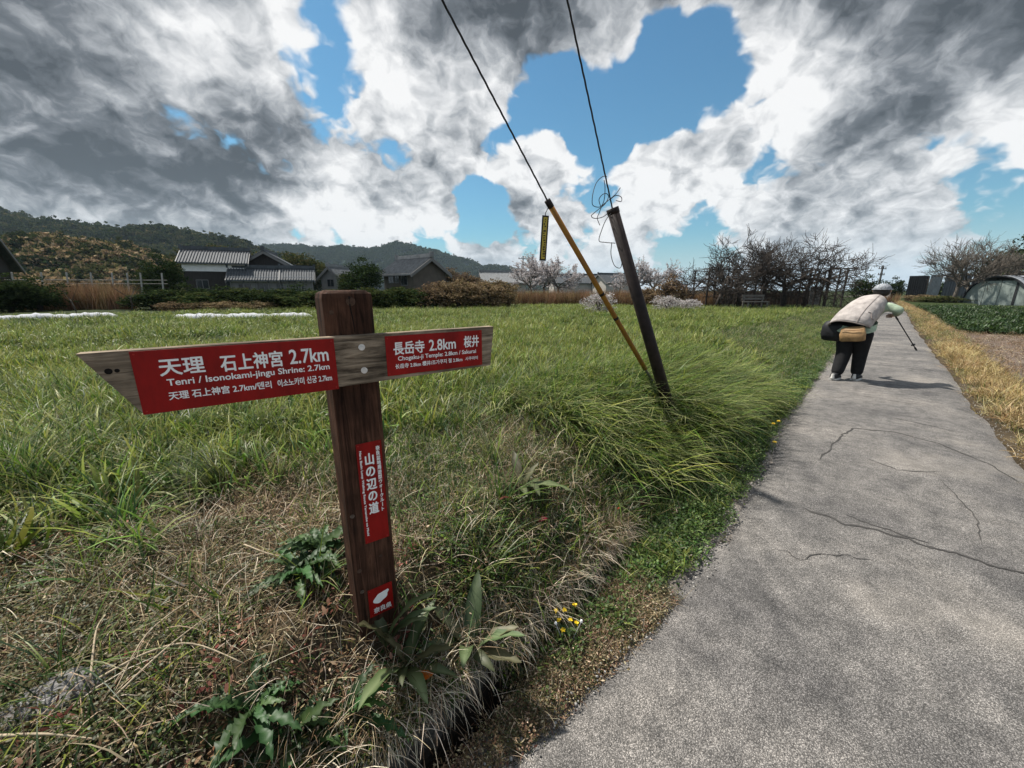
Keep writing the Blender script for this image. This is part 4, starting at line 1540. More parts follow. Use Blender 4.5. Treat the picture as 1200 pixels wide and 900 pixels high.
    def onvest(t, i):
        return Vector(rings[i + 1][t % 28]) * 1.0
    for t in (23,):
        P = [onvest(t, i) + (onvest(t, i) - Vector(secs[i][0])).normalized() * .002 for i in range(0, 20)]
        MB().tube(P, .004, 5).build('seam', sm, vest)
    P = [onvest(t, 6 if t < 26 else 4) + (onvest(t, 6) - Vector(secs[6][0])).normalized() * .003 for t in (24, 25, 26, 27)]
    MB().tube(P, .006, 5).build('pocket_flap', sm, vest)
    # collar, armhole binding and hem binding of the vest
    dk = mat('vest_binding', (.20, .17, .155), .9)
    for ri in (1, 22):
        rr = [Vector(p) for p in rings[ri]]
        MB().tube(rr + [rr[0]], .008, 5, caps=False).build('binding', dk, vest)
    for sx in (-1, 1):
        c = Vector((.04 + sx * .155, .30, 1.155))
        P = [c + Vector((sx * .02 * math.cos(t), .075 * math.cos(t), .085 * math.sin(t))) for t in np.linspace(0, 2 * math.pi, 15)]
        MB().tube(P, .010, 5, caps=False).build('binding', dk, vest)
    # shoes
    for s, ay in ((-1, -.13), (1, .13)):
        x = s * .095
        up = MB()
        prof = [(-.085, .0), (-.09, .05), (-.06, .105), (.0, .10), (.05, .075), (.12, .055), (.165, .03), (.165, .0)]
        rings = []
        for sx, sc in ((-.042, .82), (-.036, .96), (0, 1.0), (.036, .96), (.042, .82)):
            rings.append([(x + sx, ay + a * sc, .012 + b * sc) for a, b in prof])
        up.loft(rings)
        so = up.build('shoe', mat('black_shoe', (.02, .02, .022), .7), root, True)
        q = MB()
        q.prism([(x - .046, ay - .09), (x + .046, ay - .09), (x + .05, ay + .10), (x + .03, ay + .17), (x - .03, ay + .17), (x - .05, ay + .10)], 'z', -.002, .026)
        q.tube([(x, ay - .092, .03), (x, ay - .088, .10)], [.028, .018], 8)
        q.build('sole', mat('pale_sole', (.55, .53, .50), .8, var=.2, vscale=40), so)
    # things carried
    def placed(name, label, cat):
        e = empty(name, root.location, -head_dir)
        return tag(e, label, cat)
    bag = placed('shoulder_bag', 'black shoulder bag at the left hip of the stooped walker', 'bag')
    rings = []
    for z, w, d in ((.60, .11, .085), (.615, .15, .11), (.70, .17, .13), (.82, .165, .13), (.90, .13, .10), (.92, .07, .05)):
        rings.append([(-.24 + w * math.copysign(abs(math.cos(t)) ** .6, math.cos(t)), -.03 + d * math.copysign(abs(math.sin(t)) ** .6, math.sin(t)), z) for t in [2 * math.pi * k / 20 for k in range(20)]])
    bm_ = mat('black_nylon', (.011, .011, .013), .6, var=.3, vscale=15, bump=.4, bscale=20)
    MB().loft(rings).build('bag_body', bm_, bag, True)
    MB().tube([(-.405, -.05, .66), (-.412, -.05, .75), (-.398, -.05, .82)], .006, 6).build('piping', mat('grey_piping', (.45, .45, .46), .6), bag)
    MB().tube(catmull([(-.26, -.02, .87), (-.24, .10, 1.0), (-.12, .25, 1.20), (.05, .36, 1.30)], 4), .012, 6, flat=.4).build('strap', bm_, bag, True)
    po = placed('waist_pouch', 'tan leather pouch slung low across the walker\'s back', 'pouch')
    rings = []
    for z, w, d, y in ((.635, .125, .030, -.245), (.65, .150, .048, -.245), (.74, .155, .055, -.240), (.82, .140, .045, -.215), (.85, .11, .028, -.20)):
        rings.append([(.045 + (z - .76) * -.15 + w * math.copysign(abs(math.cos(t)) ** .55, math.cos(t)), y + d * math.copysign(abs(math.sin(t)) ** .7, math.sin(t)), z + .02 * math.cos(t)) for t in [2 * math.pi * k / 24 for k in range(24)]])
    tan = mat('tan_leather', (.27, .165, .075), .6, var=.45, vscale=14, bump=.3, bscale=30)
    MB().loft(rings).build('pouch_body', tan, po, True)
    MB().tube([(-.09, -.285, .80), (.04, -.30, .80), (.17, -.285, .82)], .005, 5).build('flap_edge', mat('leather_edge', (.18, .09, .035), .6), po)
    st = placed('walking_stick', 'thin black walking pole held out in the walker\'s right hand', 'walking stick')
    a = Vector((.26, .43, 1.09)); b = Vector((.54, .82, .50))
    MB().tube([a, a.lerp(b, .25)], .012, 8).build('grip', mat('grip', (.012, .012, .012), .7), st, True)
    MB().tube([a.lerp(b, .2), b], [.0085, .007], 8).build('shaft', mat('shaft', (.02, .02, .022), .4, metal=.3), st, True)
    MB().tube([b - (b - a).normalized() * .02, b + (b - a).normalized() * .035], [.013, .011], 8).build('rubber_tip', mat('rubber', (.015, .015, .015), .8), st, True)
    MB().tube([b - (b - a).normalized() * .08, b - (b - a).normalized() * .073], .026, 10).build('basket', mat('basket', (.015, .015, .015), .8), st, True)


build_person()

# ================================================================== trees, hedges, hills
def leaf_cloud(centres, rad, n_per, size, pal, seed=0, flat=0.6, aspect=.6):
    g = np.random.default_rng(seed)
    centres = np.asarray(centres, float)
    n = len(centres) * n_per
    c = np.repeat(centres, n_per, 0)
    rr = np.repeat(np.broadcast_to(rad, (len(centres),)), n_per)
    d = g.normal(0, 1, (n, 3)); d /= np.linalg.norm(d, axis=1)[:, None]
    P = c + d * (rr * g.random(n) ** .5)[:, None] * np.array([1, 1, flat])
    a = g.normal(0, 1, (n, 3)); a /= np.linalg.norm(a, axis=1)[:, None]
    b = np.cross(a, g.normal(0, 1, (n, 3))); b /= np.linalg.norm(b, axis=1)[:, None]
    s = size * g.uniform(.6, 1.4, n)[:, None]
    V = np.stack([P - a * s, P + b * s * aspect, P + a * s, P - b * s * aspect], 1).reshape(-1, 3)
    Fq = np.arange(n * 4).reshape(-1, 4)
    pal = np.array(pal)
    col = pal[g.integers(0, len(pal), n)] * g.uniform(.75, 1.25, n)[:, None]
    return V, Fq, np.repeat(col, 4, 0)


def ellipsoid_clumps(n, rx, ry, rz, zc, seed, low=-1.0):
    g = np.random.default_rng(seed)
    out = []
    while len(out) < n:
        p = g.normal(0, 1, 3); p /= np.linalg.norm(p)
        if p[2] < low: continue
        r = g.uniform(.45, 1.0) * (1 + .22 * math.sin(p[0] * 5 + seed) * math.cos(p[1] * 4 + p[2] * 3))
        out.append((p[0] * rx * r, p[1] * ry * r, zc + p[2] * rz * r))
    return np.array(out)


EVERGREEN = [(.022, .036, .014), (.032, .050, .018), (.045, .062, .022), (.016, .026, .012)]
OLIVE = [(.070, .075, .026), (.09, .09, .035), (.05, .058, .022), (.11, .095, .045)]
BROWNS = [(.17, .12, .07), (.23, .165, .095), (.12, .085, .05), (.15, .12, .055), (.27, .205, .13)]
PINKW = [(.50, .45, .45), (.60, .56, .56), (.38, .33, .32), (.22, .18, .165)]


def crown_mesh(name, rx, ry, rz, zc, nc, nl, size, pal, seed, m=None, low=-.75):
    c = ellipsoid_clumps(nc, rx, ry, rz, zc, seed, low)
    V, Fq, C = leaf_cloud(c, min(rx, rz) * .34, nl, size, pal, seed)
    me = np_mesh(name, V, Fq, C)
    me.materials.append(m or FOL)
    return me


def stems(mb, h, r, n, spread, seed):
    g = random.Random(seed)
    for i in range(n):
        a = g.uniform(0, 6.28)
        s = spread * g.uniform(.3, 1)
        mb.tube([(0, 0, -.1), (s * .3 * math.cos(a), s * .3 * math.sin(a), h * .4), (s * math.cos(a), s * math.sin(a), h)], [r, r * .7, r * .25], 5)
    return mb


# --- hedge bushes and garden trees (each a thing: trunk + crown)
BUSH = {}
for i, (nm, pal) in enumerate((('green', EVERGREEN), ('green2', EVERGREEN[:3] + OLIVE[:1]), ('brown', BROWNS), ('olive', OLIVE + EVERGREEN[1:3]), ('white', PINKW + [(.7, .68, .66), (.10, .11, .05)]), ('twiggy', BROWNS[:3] + [(.12, .085, .07)]))):
    BUSH[nm] = (crown_mesh('crown', 1, 1, 1, .95, 90, 46, .055 if nm != 'white' else .04, pal, 200 + i, BLOSSOM if nm == 'white' else FOL, -.9), stems(MB(), 1.5, .05, 7, .7, i).mesh('stem'))
    BUSH[nm][1].materials.append(BARK)


def bush(px, Y, w, h, nm, label, group, name='hedge_bush', cat='bush', py=None):
    p = at(px, 345, Y)
    z = float(height(p[0], Y)) if py is None else at(px, py, Y)[2]
    root = empty(name, (p[0], Y, z - .05), random.uniform(0, 6.28))
    root.scale = (w / 2, w / 2, h / 2)
    tag(root, label, cat, group)
    link('crown', BUSH[nm][0], None, root)
    link('stem', BUSH[nm][1], None, root)
    return root


g1 = 'evergreen hedge along the far side of the field'
for i, (px, Y, w, h) in enumerate(((-30, 19, 3.2, 1.75), (8, 19.5, 3.0, 1.8), (42, 20, 2.6, 1.6))):
    bush(px, Y, w, h, 'green', 'dark evergreen bush left of the brown reed bed', 'evergreen bushes left of the reeds')
for i, px in enumerate(range(178, 372, 21)):
    bush(px, 21 + .5 * (i % 3), 2.6 + .5 * (i % 2), 1.05 + .12 * ((i * 7) % 3), ('green', 'green2')[i % 2], 'low dark green hedge bush behind the white row covers', g1)
for i, px in enumerate((385, 430, 452, 474, 494)):
    bush(px, 22, 2.6, 1.2 + .15 * (i % 2), 'green2', 'dark green hedge bush behind the signpost top', 'hedge bushes behind the signpost')
for i, px in enumerate((506, 522, 538, 553, 568, 583)):
    bush(px, 22 + (i % 2), 2.4, 1.45 + .15 * (i % 3), 'brown' if i % 3 else 'twiggy', 'brown leafless looking bush at the far edge of the field', 'brown bushes at the field edge')
for i, px in enumerate((203, 240, 262, 300)):
    bush(px, 20, 1.6, .55, 'brown', 'low reddish brown shrub at the foot of the hedge', 'brown shrubs at the hedge foot')
bush(703, 16.5, 1.3, 1.05, 'white', 'round white flowering shrub standing in the field near the leaning poles', None, 'flowering_shrub', 'shrub')
bush(783, 19, 1.3, .9, 'white', 'low white flowering shrub beside the twiggy brown bush', None, 'flowering_shrub', 'shrub')
bush(808, 19.5, 1.2, .7, 'white', 'low white flowering shrub at the foot of the bare vine trees', None, 'flowering_shrub', 'shrub')
bush(787, 24, 2.0, 1.9, 'twiggy', 'tall twiggy brown bush left of the bare vine trees', None, 'twiggy_bush', 'bush')
bush(760, 26, 2.2, 1.3, 'brown', 'brown bush right of the dark leaning pole', None, 'twiggy_bush', 'bush')
bush(1014, 44, 3.2, 2.5, 'green', 'round dark evergreen tree beyond the walker', None, 'evergreen_tree', 'tree')
bush(1046, 64, 3, 3.2, 'green', 'dark bush left of the metal sheet screen', None, 'evergreen_bush', 'bush')
for i, px in enumerate((1106, 1120, 1134, 1150, 1168)):
    bush(px, 54 + i, 4.4, 3.0 - .2 * i, 'green', 'dark evergreen bush below the bare spreading trees', 'evergreen bushes behind the lower field')
for i, px in enumerate((1188, 1215, 1245)):
    bush(px, 62, 9, 9, 'green', 'large dark evergreen behind the arched shed', 'evergreens behind the arched shed', 'evergreen_tree', 'tree')
# hay / compost heap in front of the metal sheets
bush(1085, 46, 4.0, .9, 'brown', 'brown brushwood heap in front of the metal sheet screen', None, 'brushwood_heap', 'heap')
bush(1106, 43, 4.0, .8, 'olive', 'grassy green mound beside the brushwood heap', None, 'grassy_mound', 'mound')


def garden_tree(px, Y, w, h, nm, label, group=None, trunk=.35):
    """taller tree: crown lifted on a trunk"""
    p = at(px, 345, Y)
    root = empty('garden_tree', (p[0], Y, float(height(p[0], Y))))
    tag(root, label, 'tree', group)
    c = link('crown', BUSH[nm][0], None, root)
    c.scale = (w / 2, w / 2, h * (1 - trunk * .6) / 2); c.location = (0, 0, h * trunk * .6)
    c.rotation_euler = (0, 0, random.uniform(0, 6.28))
    mb = MB().tube([(0, 0, -.2), (.1, 0, h * .3), (-.05, .1, h * .6)], [.18, .15, .08], 7)
    for k in range(5):
        a = k * 1.3
        mb.tube([(0, 0, h * .3), (w * .3 * math.cos(a), w * .3 * math.sin(a), h * .65)], [.09, .03], 5)
    mb.build('trunk', BARK, root)


garden_tree(428, 33, 3.3, 3.4, 'green', 'dense dark evergreen garden tree above the signpost top')
garden_tree(411, 34, 2.2, 2.6, 'green2', 'smaller dark evergreen beside the little gabled house')
garden_tree(195, 30, 2.6, 3.4, 'green', 'dark conifer at the left corner of the storehouse')
garden_tree(178, 31, 2.0, 2.9, 'green2', 'small dark conifer before the brown wooded hill')
for i, px in enumerate((236, 252, 268, 286, 303)):
    garden_tree(px, 74 + i, 8, 9.5 - .6 * abs(i - 2), 'olive', 'feathery olive green tree rising behind the storehouse roof', 'olive trees behind the storehouse')
for i, px in enumerate((352, 368, 384, 398)):
    garden_tree(px, 66 + 2 * i, 7, 7.2 - .9 * i, 'olive', 'olive green tree right of the farmhouse gable', 'olive trees right of the farmhouse')
for i, px in enumerate((515, 530, 545, 556)):
    garden_tree(px, 60, 4.2, 4.6 - .5 * i, 'twiggy', 'grey brown bare tree behind the gabled house', 'bare trees behind the gabled house')


# --- bare branching trees
def grow(mb, g, p, d, L, r, lvl, maxl, prm):
    n = 3
    pts, rad = [p.copy()], [r]
    q = p.copy(); dd = d.copy()
    for i in range(n):
        dd = (dd + Vector((g.gauss(0, 1), g.gauss(0, 1), g.gauss(0, 1))) * prm['wig'] + Vector((0, 0, prm['up'][min(lvl, len(prm['up']) - 1)]))).normalized()
        q = q + dd * (L / n)
        pts.append(q.copy()); rad.append(r * (1 - .45 * (i + 1) / n))
    mb.tube(pts, rad, 6 if lvl == 0 else (4 if lvl < 3 else 3), caps=False)
    if lvl >= maxl: return
    k = prm['kids'][min(lvl, len(prm['kids']) - 1)]
    for i in range(k):
        f = g.uniform(.35, 1.0) if i else 1.0
        j = min(n - 1, int(f * n))
        s = pts[j].lerp(pts[j + 1], f * n - j) if j < n else pts[-1]
        ang = g.uniform(.35, 1.0) * prm['ang']
        ax = dd.orthogonal().normalized()
        ax.rotate(Matrix.Rotation(g.uniform(0, 6.283), 3, dd))
        nd = (dd * math.cos(ang) + ax * math.sin(ang)).normalized()
        grow(mb, g, s, nd, L * prm['sl'] * g.uniform(.7, 1.2), max(prm['rmin'], r * .52), lvl + 1, maxl, prm)


def bare_tree(name, px, Y, seed, prm, L, r, label, cat='tree', group=None, lean=(0, 0), maxl=4, dx=0.0, blossom=None, m=None):
    p = at(px, 345, Y)
    root = empty(name, (p[0] + dx, Y, float(height(p[0], Y))))
    tag(root, label, cat, group)
    g = random.Random(seed)
    tk = MB(); tp = Vector((0, 0, -.1)); d0 = Vector((lean[0], lean[1], 1)).normalized()
    # trunk on its own, branches as the crown
    end = tp + d0 * L
    tk.tube([tp, tp.lerp(end, .5) + Vector((.05, 0, 0)), end], [r * 1.2, r, r * .8], 7)
    tk.build('trunk', m or BARK, root, True)
    cr = MB()
    for i in range(prm['first']):
        a = 6.283 * i / prm['first'] + g.uniform(-.4, .4)
        el = prm['el'] * g.uniform(.7, 1.3)
        d = Vector((math.cos(a) * math.cos(el), math.sin(a) * math.cos(el), math.sin(el)))
        grow(cr, g, tp.lerp(end, g.uniform(.8, 1)), d, L * prm['bl'], r * .62, 1, maxl, prm)
    cb = cr.build('crown', m or BARK, root)
    if blossom:
        v = np.array(cr.v)
        k = rng.choice(len(v), min(len(v), blossom), replace=False)
        V, Fq, C = leaf_cloud(v[k], .16, 5, .055, PINKW + [(.62, .58, .58)] * 2, seed)
        me = np_mesh('blossom', V, Fq, C)
        link('blossom', me, BLOSSOM, cb)
    return root


VINE = dict(wig=.22, up=(0, -.04, .0, .03, .09), kids=(4, 4, 4, 4), ang=1.2, sl=.74, rmin=.014, first=5, el=.50, bl=1.0)
gv = 'bare vine trees spread over the trellis by the path'
for i, (px, Y, L, lx) in enumerate(((840, 24, 1.45, .3), (868, 25, 1.5, -.2), (893, 26, 1.65, .1), (920, 25, 1.6, -.1), (944, 26, 1.5, .05))):
    bare_tree('vine_tree', px, Y, 300 + i, VINE, L, .13, ('bare vine tree leaning over the open end of the trellis by the white shrubs', 'bare vine tree whose trunk stands just behind the bench', 'bare vine tree rising from the middle of the trellis', 'bare vine tree between the trellis middle and its close set posts', 'bare vine tree over the close set trellis posts by the path')[i], 'tree', gv, (lx, 0), 5)
SPREAD = dict(wig=.13, up=(0, .05, .07, .09, .10), kids=(3, 4, 4, 4), ang=.85, sl=.74, rmin=.016, first=5, el=.75, bl=.95)
for i, (px, Y) in enumerate(((1118, 42), (1133, 43), (1160, 42))):
    bare_tree('bare_tree', px, Y, 400 + i, SPREAD, 2.0 + .1 * i, .17, 'bare grey branched tree between the metal sheets and the arched shed', 'tree', 'bare trees near the arched shed', (.1 - .1 * i, 0), 5, m=BARK_PALE)
CHERRY = dict(wig=.14, up=(0, .03, .04, .05), kids=(3, 4, 3), ang=.8, sl=.72, rmin=.012, first=6, el=.55, bl=1.0)
for i, (px, Y, L) in enumerate(((622, 44, 1.5), (637, 45, 1.7), (654, 44, 1.5))):
    bare_tree('cherry_tree', px, Y, 500 + i, CHERRY, L, .12, 'pale blossoming cherry tree behind the reeds, left of the rusty sleeve', 'tree', 'pale cherry trees left of the rusty sleeve', (0, 0), 4, blossom=2200, m=BARK_PALE)
for i, (px, Y, L) in enumerate(((744, 46, 1.5), (765, 48, 1.5))):
    bare_tree('cherry_tree', px, Y, 520 + i, CHERRY, L, .12, 'pale blossoming cherry tree just right of the dark leaning pole', 'tree', 'pale cherry trees right of the dark pole', (0, 0), 4, blossom=1800, m=BARK_PALE)
bare_tree('sapling', 150, 19.5, 540, dict(wig=.1, up=(0, .05, .05), kids=(2, 2), ang=.7, sl=.7, rmin=.008, first=3, el=.7, bl=.9), .8, .03, 'thin bare sapling forking in front of the reed bed', 'sapling', None, (.1, 0), 2)
bare_tree('sapling', 84, 15.5, 541, dict(wig=.1, up=(0, .05, .05), kids=(2, 2), ang=.5, sl=.7, rmin=.008, first=2, el=1.1, bl=.9), .8, .02, 'thin dark dead stalk standing by the white row cover', 'sapling', None, (-.15, 0), 2)


# --- trellis under the vines
def build_trellis():
    c = at(905, 345, 25.5)
    root = empty('vine_trellis', (c[0], 25.5, float(height(c[0], 25.5))), R(-8))
    tag(root, 'dark timber trellis of posts and beams carrying the bare vines', 'trellis')
    tm = mat('dark_timber', (.04, .032, .028), .9, var=.4, vscale=8)
    xs = (-4.4, -3.0, -1.6, 0, 1.4, 2.4, 2.9, 3.4, 3.8)
    for x in xs:
        for y in ((-1.2, 1.6) if x < 2.8 else (-.5, 1.6)):
            h = 2.33 + .08 * math.sin(x * 3)
            MB().tube([(x, y, -.2), (x + .03, y, h)], .055, 6).build('post', tm, root)
    for y in (-1.2, 1.6):
        MB().box((-.3, y, 2.25), (8.3, .04, .04)).build('beam', tm, root)
    for x in xs[::2]:
        MB().box((x, .2, 2.31), (.05, 3.2, .05)).build('crossbeam', tm, root)
    # thatch-brown boarding along the back
    bm_ = mat('brown_boards', (.075, .045, .035), .9, var=.4, vscale=6, stretch=(4, 4, .6))
    for k in range(26):
        MB().box((-2.2 + k * .27, 3.4, .42 + .06 * math.sin(k * 2.3)), (.25, .03, 1.0)).build('board', bm_, root)
    gm = mat('grey_boards', (.16, .15, .14), .9, var=.4, vscale=6, stretch=(4, 4, .6))
    for k in range(3):
        MB().box((4.1 + k * .24, 3.2, .6), (.22, .03, 1.3)).build('board', gm, root)


build_trellis()


def build_bench():
    c = gnd(885, 359.5, .42)
    Y = 21.5; c = at(885, 357, Y)
    root = empty('garden_bench', (c[0], Y, float(height(c[0], Y))), R(5))
    tag(root, 'low pale weathered bench in the grass before the vines', 'bench')
    m = mat('weathered_bench', (.12, .11, .10), .85, var=.3, vscale=10)
    for k in range(3):
        MB().box((0, -.16 + .16 * k, .42), (1.3, .13, .04)).build('seat_slat', m, root)
    for k in range(2):
        MB().box((0, .24, .58 + .16 * k), (1.3, .03, .11)).build('back_slat', m, root)
    for x in (-.55, .55):
        for y, h in ((-.18, .40), (.22, .72)):
            MB().box((x, y, h / 2 - .03), (.07, .06, h + .06)).build('leg', m, root)


build_bench()


# --- screen of metal sheets, arched shed, marker, far poles
def build_right():
    c = at(1064, 345, 50)
    root = empty('sheet_metal_screen', (c[0], 50, float(height(c[0], 50))), R(-38))
    tag(root, 'screen of upright dark corrugated metal sheets at the end of the path', 'screen')
    cols = [(.015, .016, .018), (.16, .19, .21), (.07, .085, .10), (.055, .06, .07)]
    xs = [(-.2, 1.5, 3.05), (1.55, 2.6, 3.2), (2.9, 4.9, 3.2), (5.0, 7.0, 3.25)]
    for k, ((a, b, h), col) in enumerate(zip(xs, cols)):
        m = mat('sheet_metal', col, .55, var=.25, vscale=3, metal=.3, stretch=(1, 1, .3))
        mb = MB()
        n = 18
        poly = []
        for i in range(n + 1):
            poly.append((a + (b - a) * i / n, .035 * (i % 2)))
        poly = poly + [(x, y + .02) for x, y in reversed(poly)]
        mb.prism(poly, 'z', -.15, h)
        o = mb.build('sheet', m, root)
        o.rotation_euler = (R(-3 + 2 * k), R(2 * (k % 2)), 0)
        MB().box((b + .04, .12, h * .48), (.10, .10, h)).build('post', BARK, root)
    # arched shed
    c = at(1166, 345, 40)
    s = empty('arched_shed', (c[0], 40, float(height(c[0], 40)) - .05), R(-76))
    tag(s, 'arched field shed with grey green end wall and white curved roof', 'shed')
    W, Hh, Ln = 2.35, 2.95, 9.0
    wallm = mat('green_grey_panel', (.24, .28, .26), .7, var=.2, vscale=2)
    roofm = mat('pale_corrugated_roof', (.50, .51, .53), .5, var=.2, vscale=2, metal=.2)
    dark = mat('dark_trim', (.02, .022, .024), .7)
    def arch(w, h, n=20, z0=0.0):
        return [(-w * math.cos(math.pi * k / n), z0 + h * math.sin(math.pi * k / n) ** .82) for k in range(n + 1)]
    ins = [(x, z) for x, z in arch(W * .96, Hh * .93) if z < 2.45 or True]
    # end wall in four panels with narrow dark joints
    edges = [-W * .96, -.85, .25, 1.35, W * .96]
    def zarch(x): 
        w = W * .96
        k = max(0, 1 - (x / w) ** 2)
        return min(2.45, Hh * .93 * math.sqrt(k) ** .82)
    for a, b in zip(edges[:-1], edges[1:]):
        a2, b2 = a + .02, b - .02
        top = [(a2 + (b2 - a2) * q / 8, max(.02, zarch(a2 + (b2 - a2) * q / 8))) for q in range(9)]
        MB().prism([(a2, 0), (b2, 0)] + top[::-1], 'y', 0.0, .05).build('wall_panel', wallm, s)
    MB().prism([(1.30, 0), (1.48, 0), (1.48, 2.3), (1.30, 2.3)], 'y', -.04, -.005).build('door_gap', dark, s)
    out = arch(W, Hh)
    mb = MB()
    for y0, y1, sc in ((-.25, .02, 1.0),):
        inn = arch(W * .965, Hh * .965)
        poly = out + inn[::-1]
        mb.prism(poly, 'y', y0, y1)
    mb.build('rim', dark, s)
    n = 44
    prof = []
    for k in range(n + 1):
        a = math.pi * k / n
        rr = 1.0 + (.008 if k % 2 else 0)
        prof.append((-W * rr * math.cos(a), Hh * rr * math.sin(a) ** .82))
    inn = [(x * .975, z * .975) for x, z in prof]
    MB().prism(prof + inn[::-1], 'y', .03, Ln).build('roof', roofm, s)
    MB().prism([(-W * .9, 0), (W * .9, 0), (W * .9, .6), (0, Hh * .9), (-W * .9, .6)], 'y', Ln - .2, Ln - .1).build('wall_panel', wallm, s)
    for k in range(6):
        MB().box((W * 1.0 + .02, .8 + k * 1.5, .55), (.06, .08, 1.1)).build('post', dark, s)
    # white stone marker
    c = at(1041, 347, 46)
    m = empty('stone_marker', (c[0], 46, float(height(c[0], 46))))
    tag(m, 'small white stone marker standing beside the far end of the path', 'marker')
    MB().loft([[(-.22, -.18, -.1), (.22, -.18, -.1), (.22, .18, -.1), (-.22, .18, -.1)], [(-.2, -.15, .2), (.2, -.15, .2), (.2, .15, .2), (-.2, .15, .2)]]).build('foot', mat('marker_stone', (.55, .55, .54), .8, var=.2), m)
    MB().loft([[(-.13, -.1, .2), (.13, -.1, .2), (.13, .1, .2), (-.13, .1, .2)], [(-.1, -.08, 1.25), (.1, -.08, 1.25), (.1, .08, 1.25), (-.1, .08, 1.25)], [(-.02, -.02, 1.45), (.02, -.02, 1.45), (.02, .02, 1.45), (-.02, .02, 1.45)]]).build('shaft', mat('marker_stone2', (.6, .6, .6), .8, var=.2), m)


build_right()


def utility_pole(px, ytop, Y, label, arms=1):
    t = at(px, ytop, Y)
    z0 = float(height(t[0], Y))
    root = empty('utility_pole', (t[0], Y, z0), R(20))
    tag(root, label, 'utility pole')
    h = t[2] - z0
    cm = mat('pole_concrete', (.11, .11, .11), .9)
    MB().tube([(0, 0, -.3), (0, 0, h)], [.17, .11], 9).build('shaft', cm, root)
    for k in range(arms):
        MB().box((0, 0, h - .5 - k * .9), (1.9 - .3 * k, .1, .1)).build('crossarm', cm, root)
        for x in (-.8, -.3, .3, .8):
            MB().tube([(x * (1 - .15 * k), 0, h - .46 - k * .9), (x * (1 - .15 * k), 0, h - .22 - k * .9)], .05, 6).build('insulator', cm, root)


utility_pole(613, 300, 75, 'slender utility pole beyond the blossoming trees')
utility_pole(1035, 311, 62, 'utility pole with crossarms beyond the walker', 2)
utility_pole(727, 331, 90, 'distant short utility pole beside the dark leaning pole')
utility_pole(774, 322, 95, 'distant utility pole right of the dark leaning pole')


# --- white fleece tunnels
def row_cover(pa, pb, label):
    a = gnd(*pa, .41); b = gnd(*pb, .41)
    n = 36
    root = empty('row_cover', (a[0], a[1], 0))
    tag(root, label, 'row cover', 'white fleece row covers in the field')
    m = mat('white_fleece', (.55, .56, .59), .9, var=.18, vscale=5, bump=1.0, bscale=9, transl=.25)
    d = (b - a)[:2]; L = np.linalg.norm(d); d /= L; nr_ = np.array([-d[1], d[0]])
    rings = []
    for i in range(n + 1):
        f = i / n
        c = a[:2] + d * L * f
        z0 = float(height(c[0], c[1])) - .03
        sag = .04 * abs(math.sin(f * math.pi * 3)) + .02 * math.sin(i * 2.3) - .03
        hgt = (.30 - .10 + sag) * (1 if 0 < i < n else .4)
        ring = []
        for k in range(9):
            t = math.pi * k / 8
            o = nr_ * (-.33 * math.cos(t) * (1 + .06 * math.sin(i * 1.7 + k)))
            ring.append((c[0] + o[0] - a[0], c[1] + o[1] - a[1], z0 + hgt * math.sin(t)))
        rings.append(ring)
    MB().loft(rings, caps=True).build('fleece', m, root, True)
    for i in range(0, n + 1, 6):
        r = rings[i]
        MB().tube([(p[0], p[1], p[2] + .006) for p in r], .008, 4).build('hoop', mat('hoop', (.3, .31, .32), .5), root, True)


row_cover((-60, 378), (138, 371), 'white fleece tunnel lying in front of the dark bushes and reeds')
row_cover((205, 374), (366, 371), 'white fleece tunnel lying left of the signpost top')


# --- white stake fence before the wooded hill
def stake_fence():
    a = at(5, 330, 27); b = at(196, 330, 28.5)
    root = empty('stake_fence', (a[0], a[1], float(height(a[0], a[1]))))
    tag(root, 'row of pale stakes with thin rails before the wooded hill', 'fence')
    m = mat('pale_stake', (.34, .33, .31), .8, var=.2)
    d = (b - a)[:2]
    px = (14, 47, 76, 104, 129, 147, 163, 189)
    for p in px:
        f = (p - 5) / 191
        q = d * f
        MB().box((q[0], q[1], 1.0), (.07, .07, 2.4), Matrix.Rotation(R(6), 3, 'Y')).build('stake', m, root)
    for z in (1.45, 1.7):
        MB().tube([(0, 0, z), (d[0], d[1], z)], .018, 5).build('rail', mat('rail', (.25, .24, .22), .8), root)


stake_fence()


# ================================================================== houses
TILE = mat('grey_roof_tile', (.075, .083, .092), .7, var=.35, vscale=3, spec=.2)
TILE_PALE = mat('pale_roof_tile', (.20, .205, .21), .7, var=.3, vscale=3, spec=.2)
PLASTER = mat('white_plaster', (.80, .78, .77), .85, var=.1, vscale=2)
DARKWALL = mat('dark_cedar_wall', (.035, .03, .028), .9, var=.4, vscale=3, stretch=(5, 5, .5))
GREYWALL = mat('grey_wall', (.20, .195, .19), .85, var=.2, vscale=2)
CREAM = mat('cream_wall', (.42, .39, .35), .85, var=.15, vscale=2)
GLASS = mat('dark_window', (.02, .024, .028), .15, spec=.6)
FRAME = mat('window_frame', (.16, .155, .15), .6)


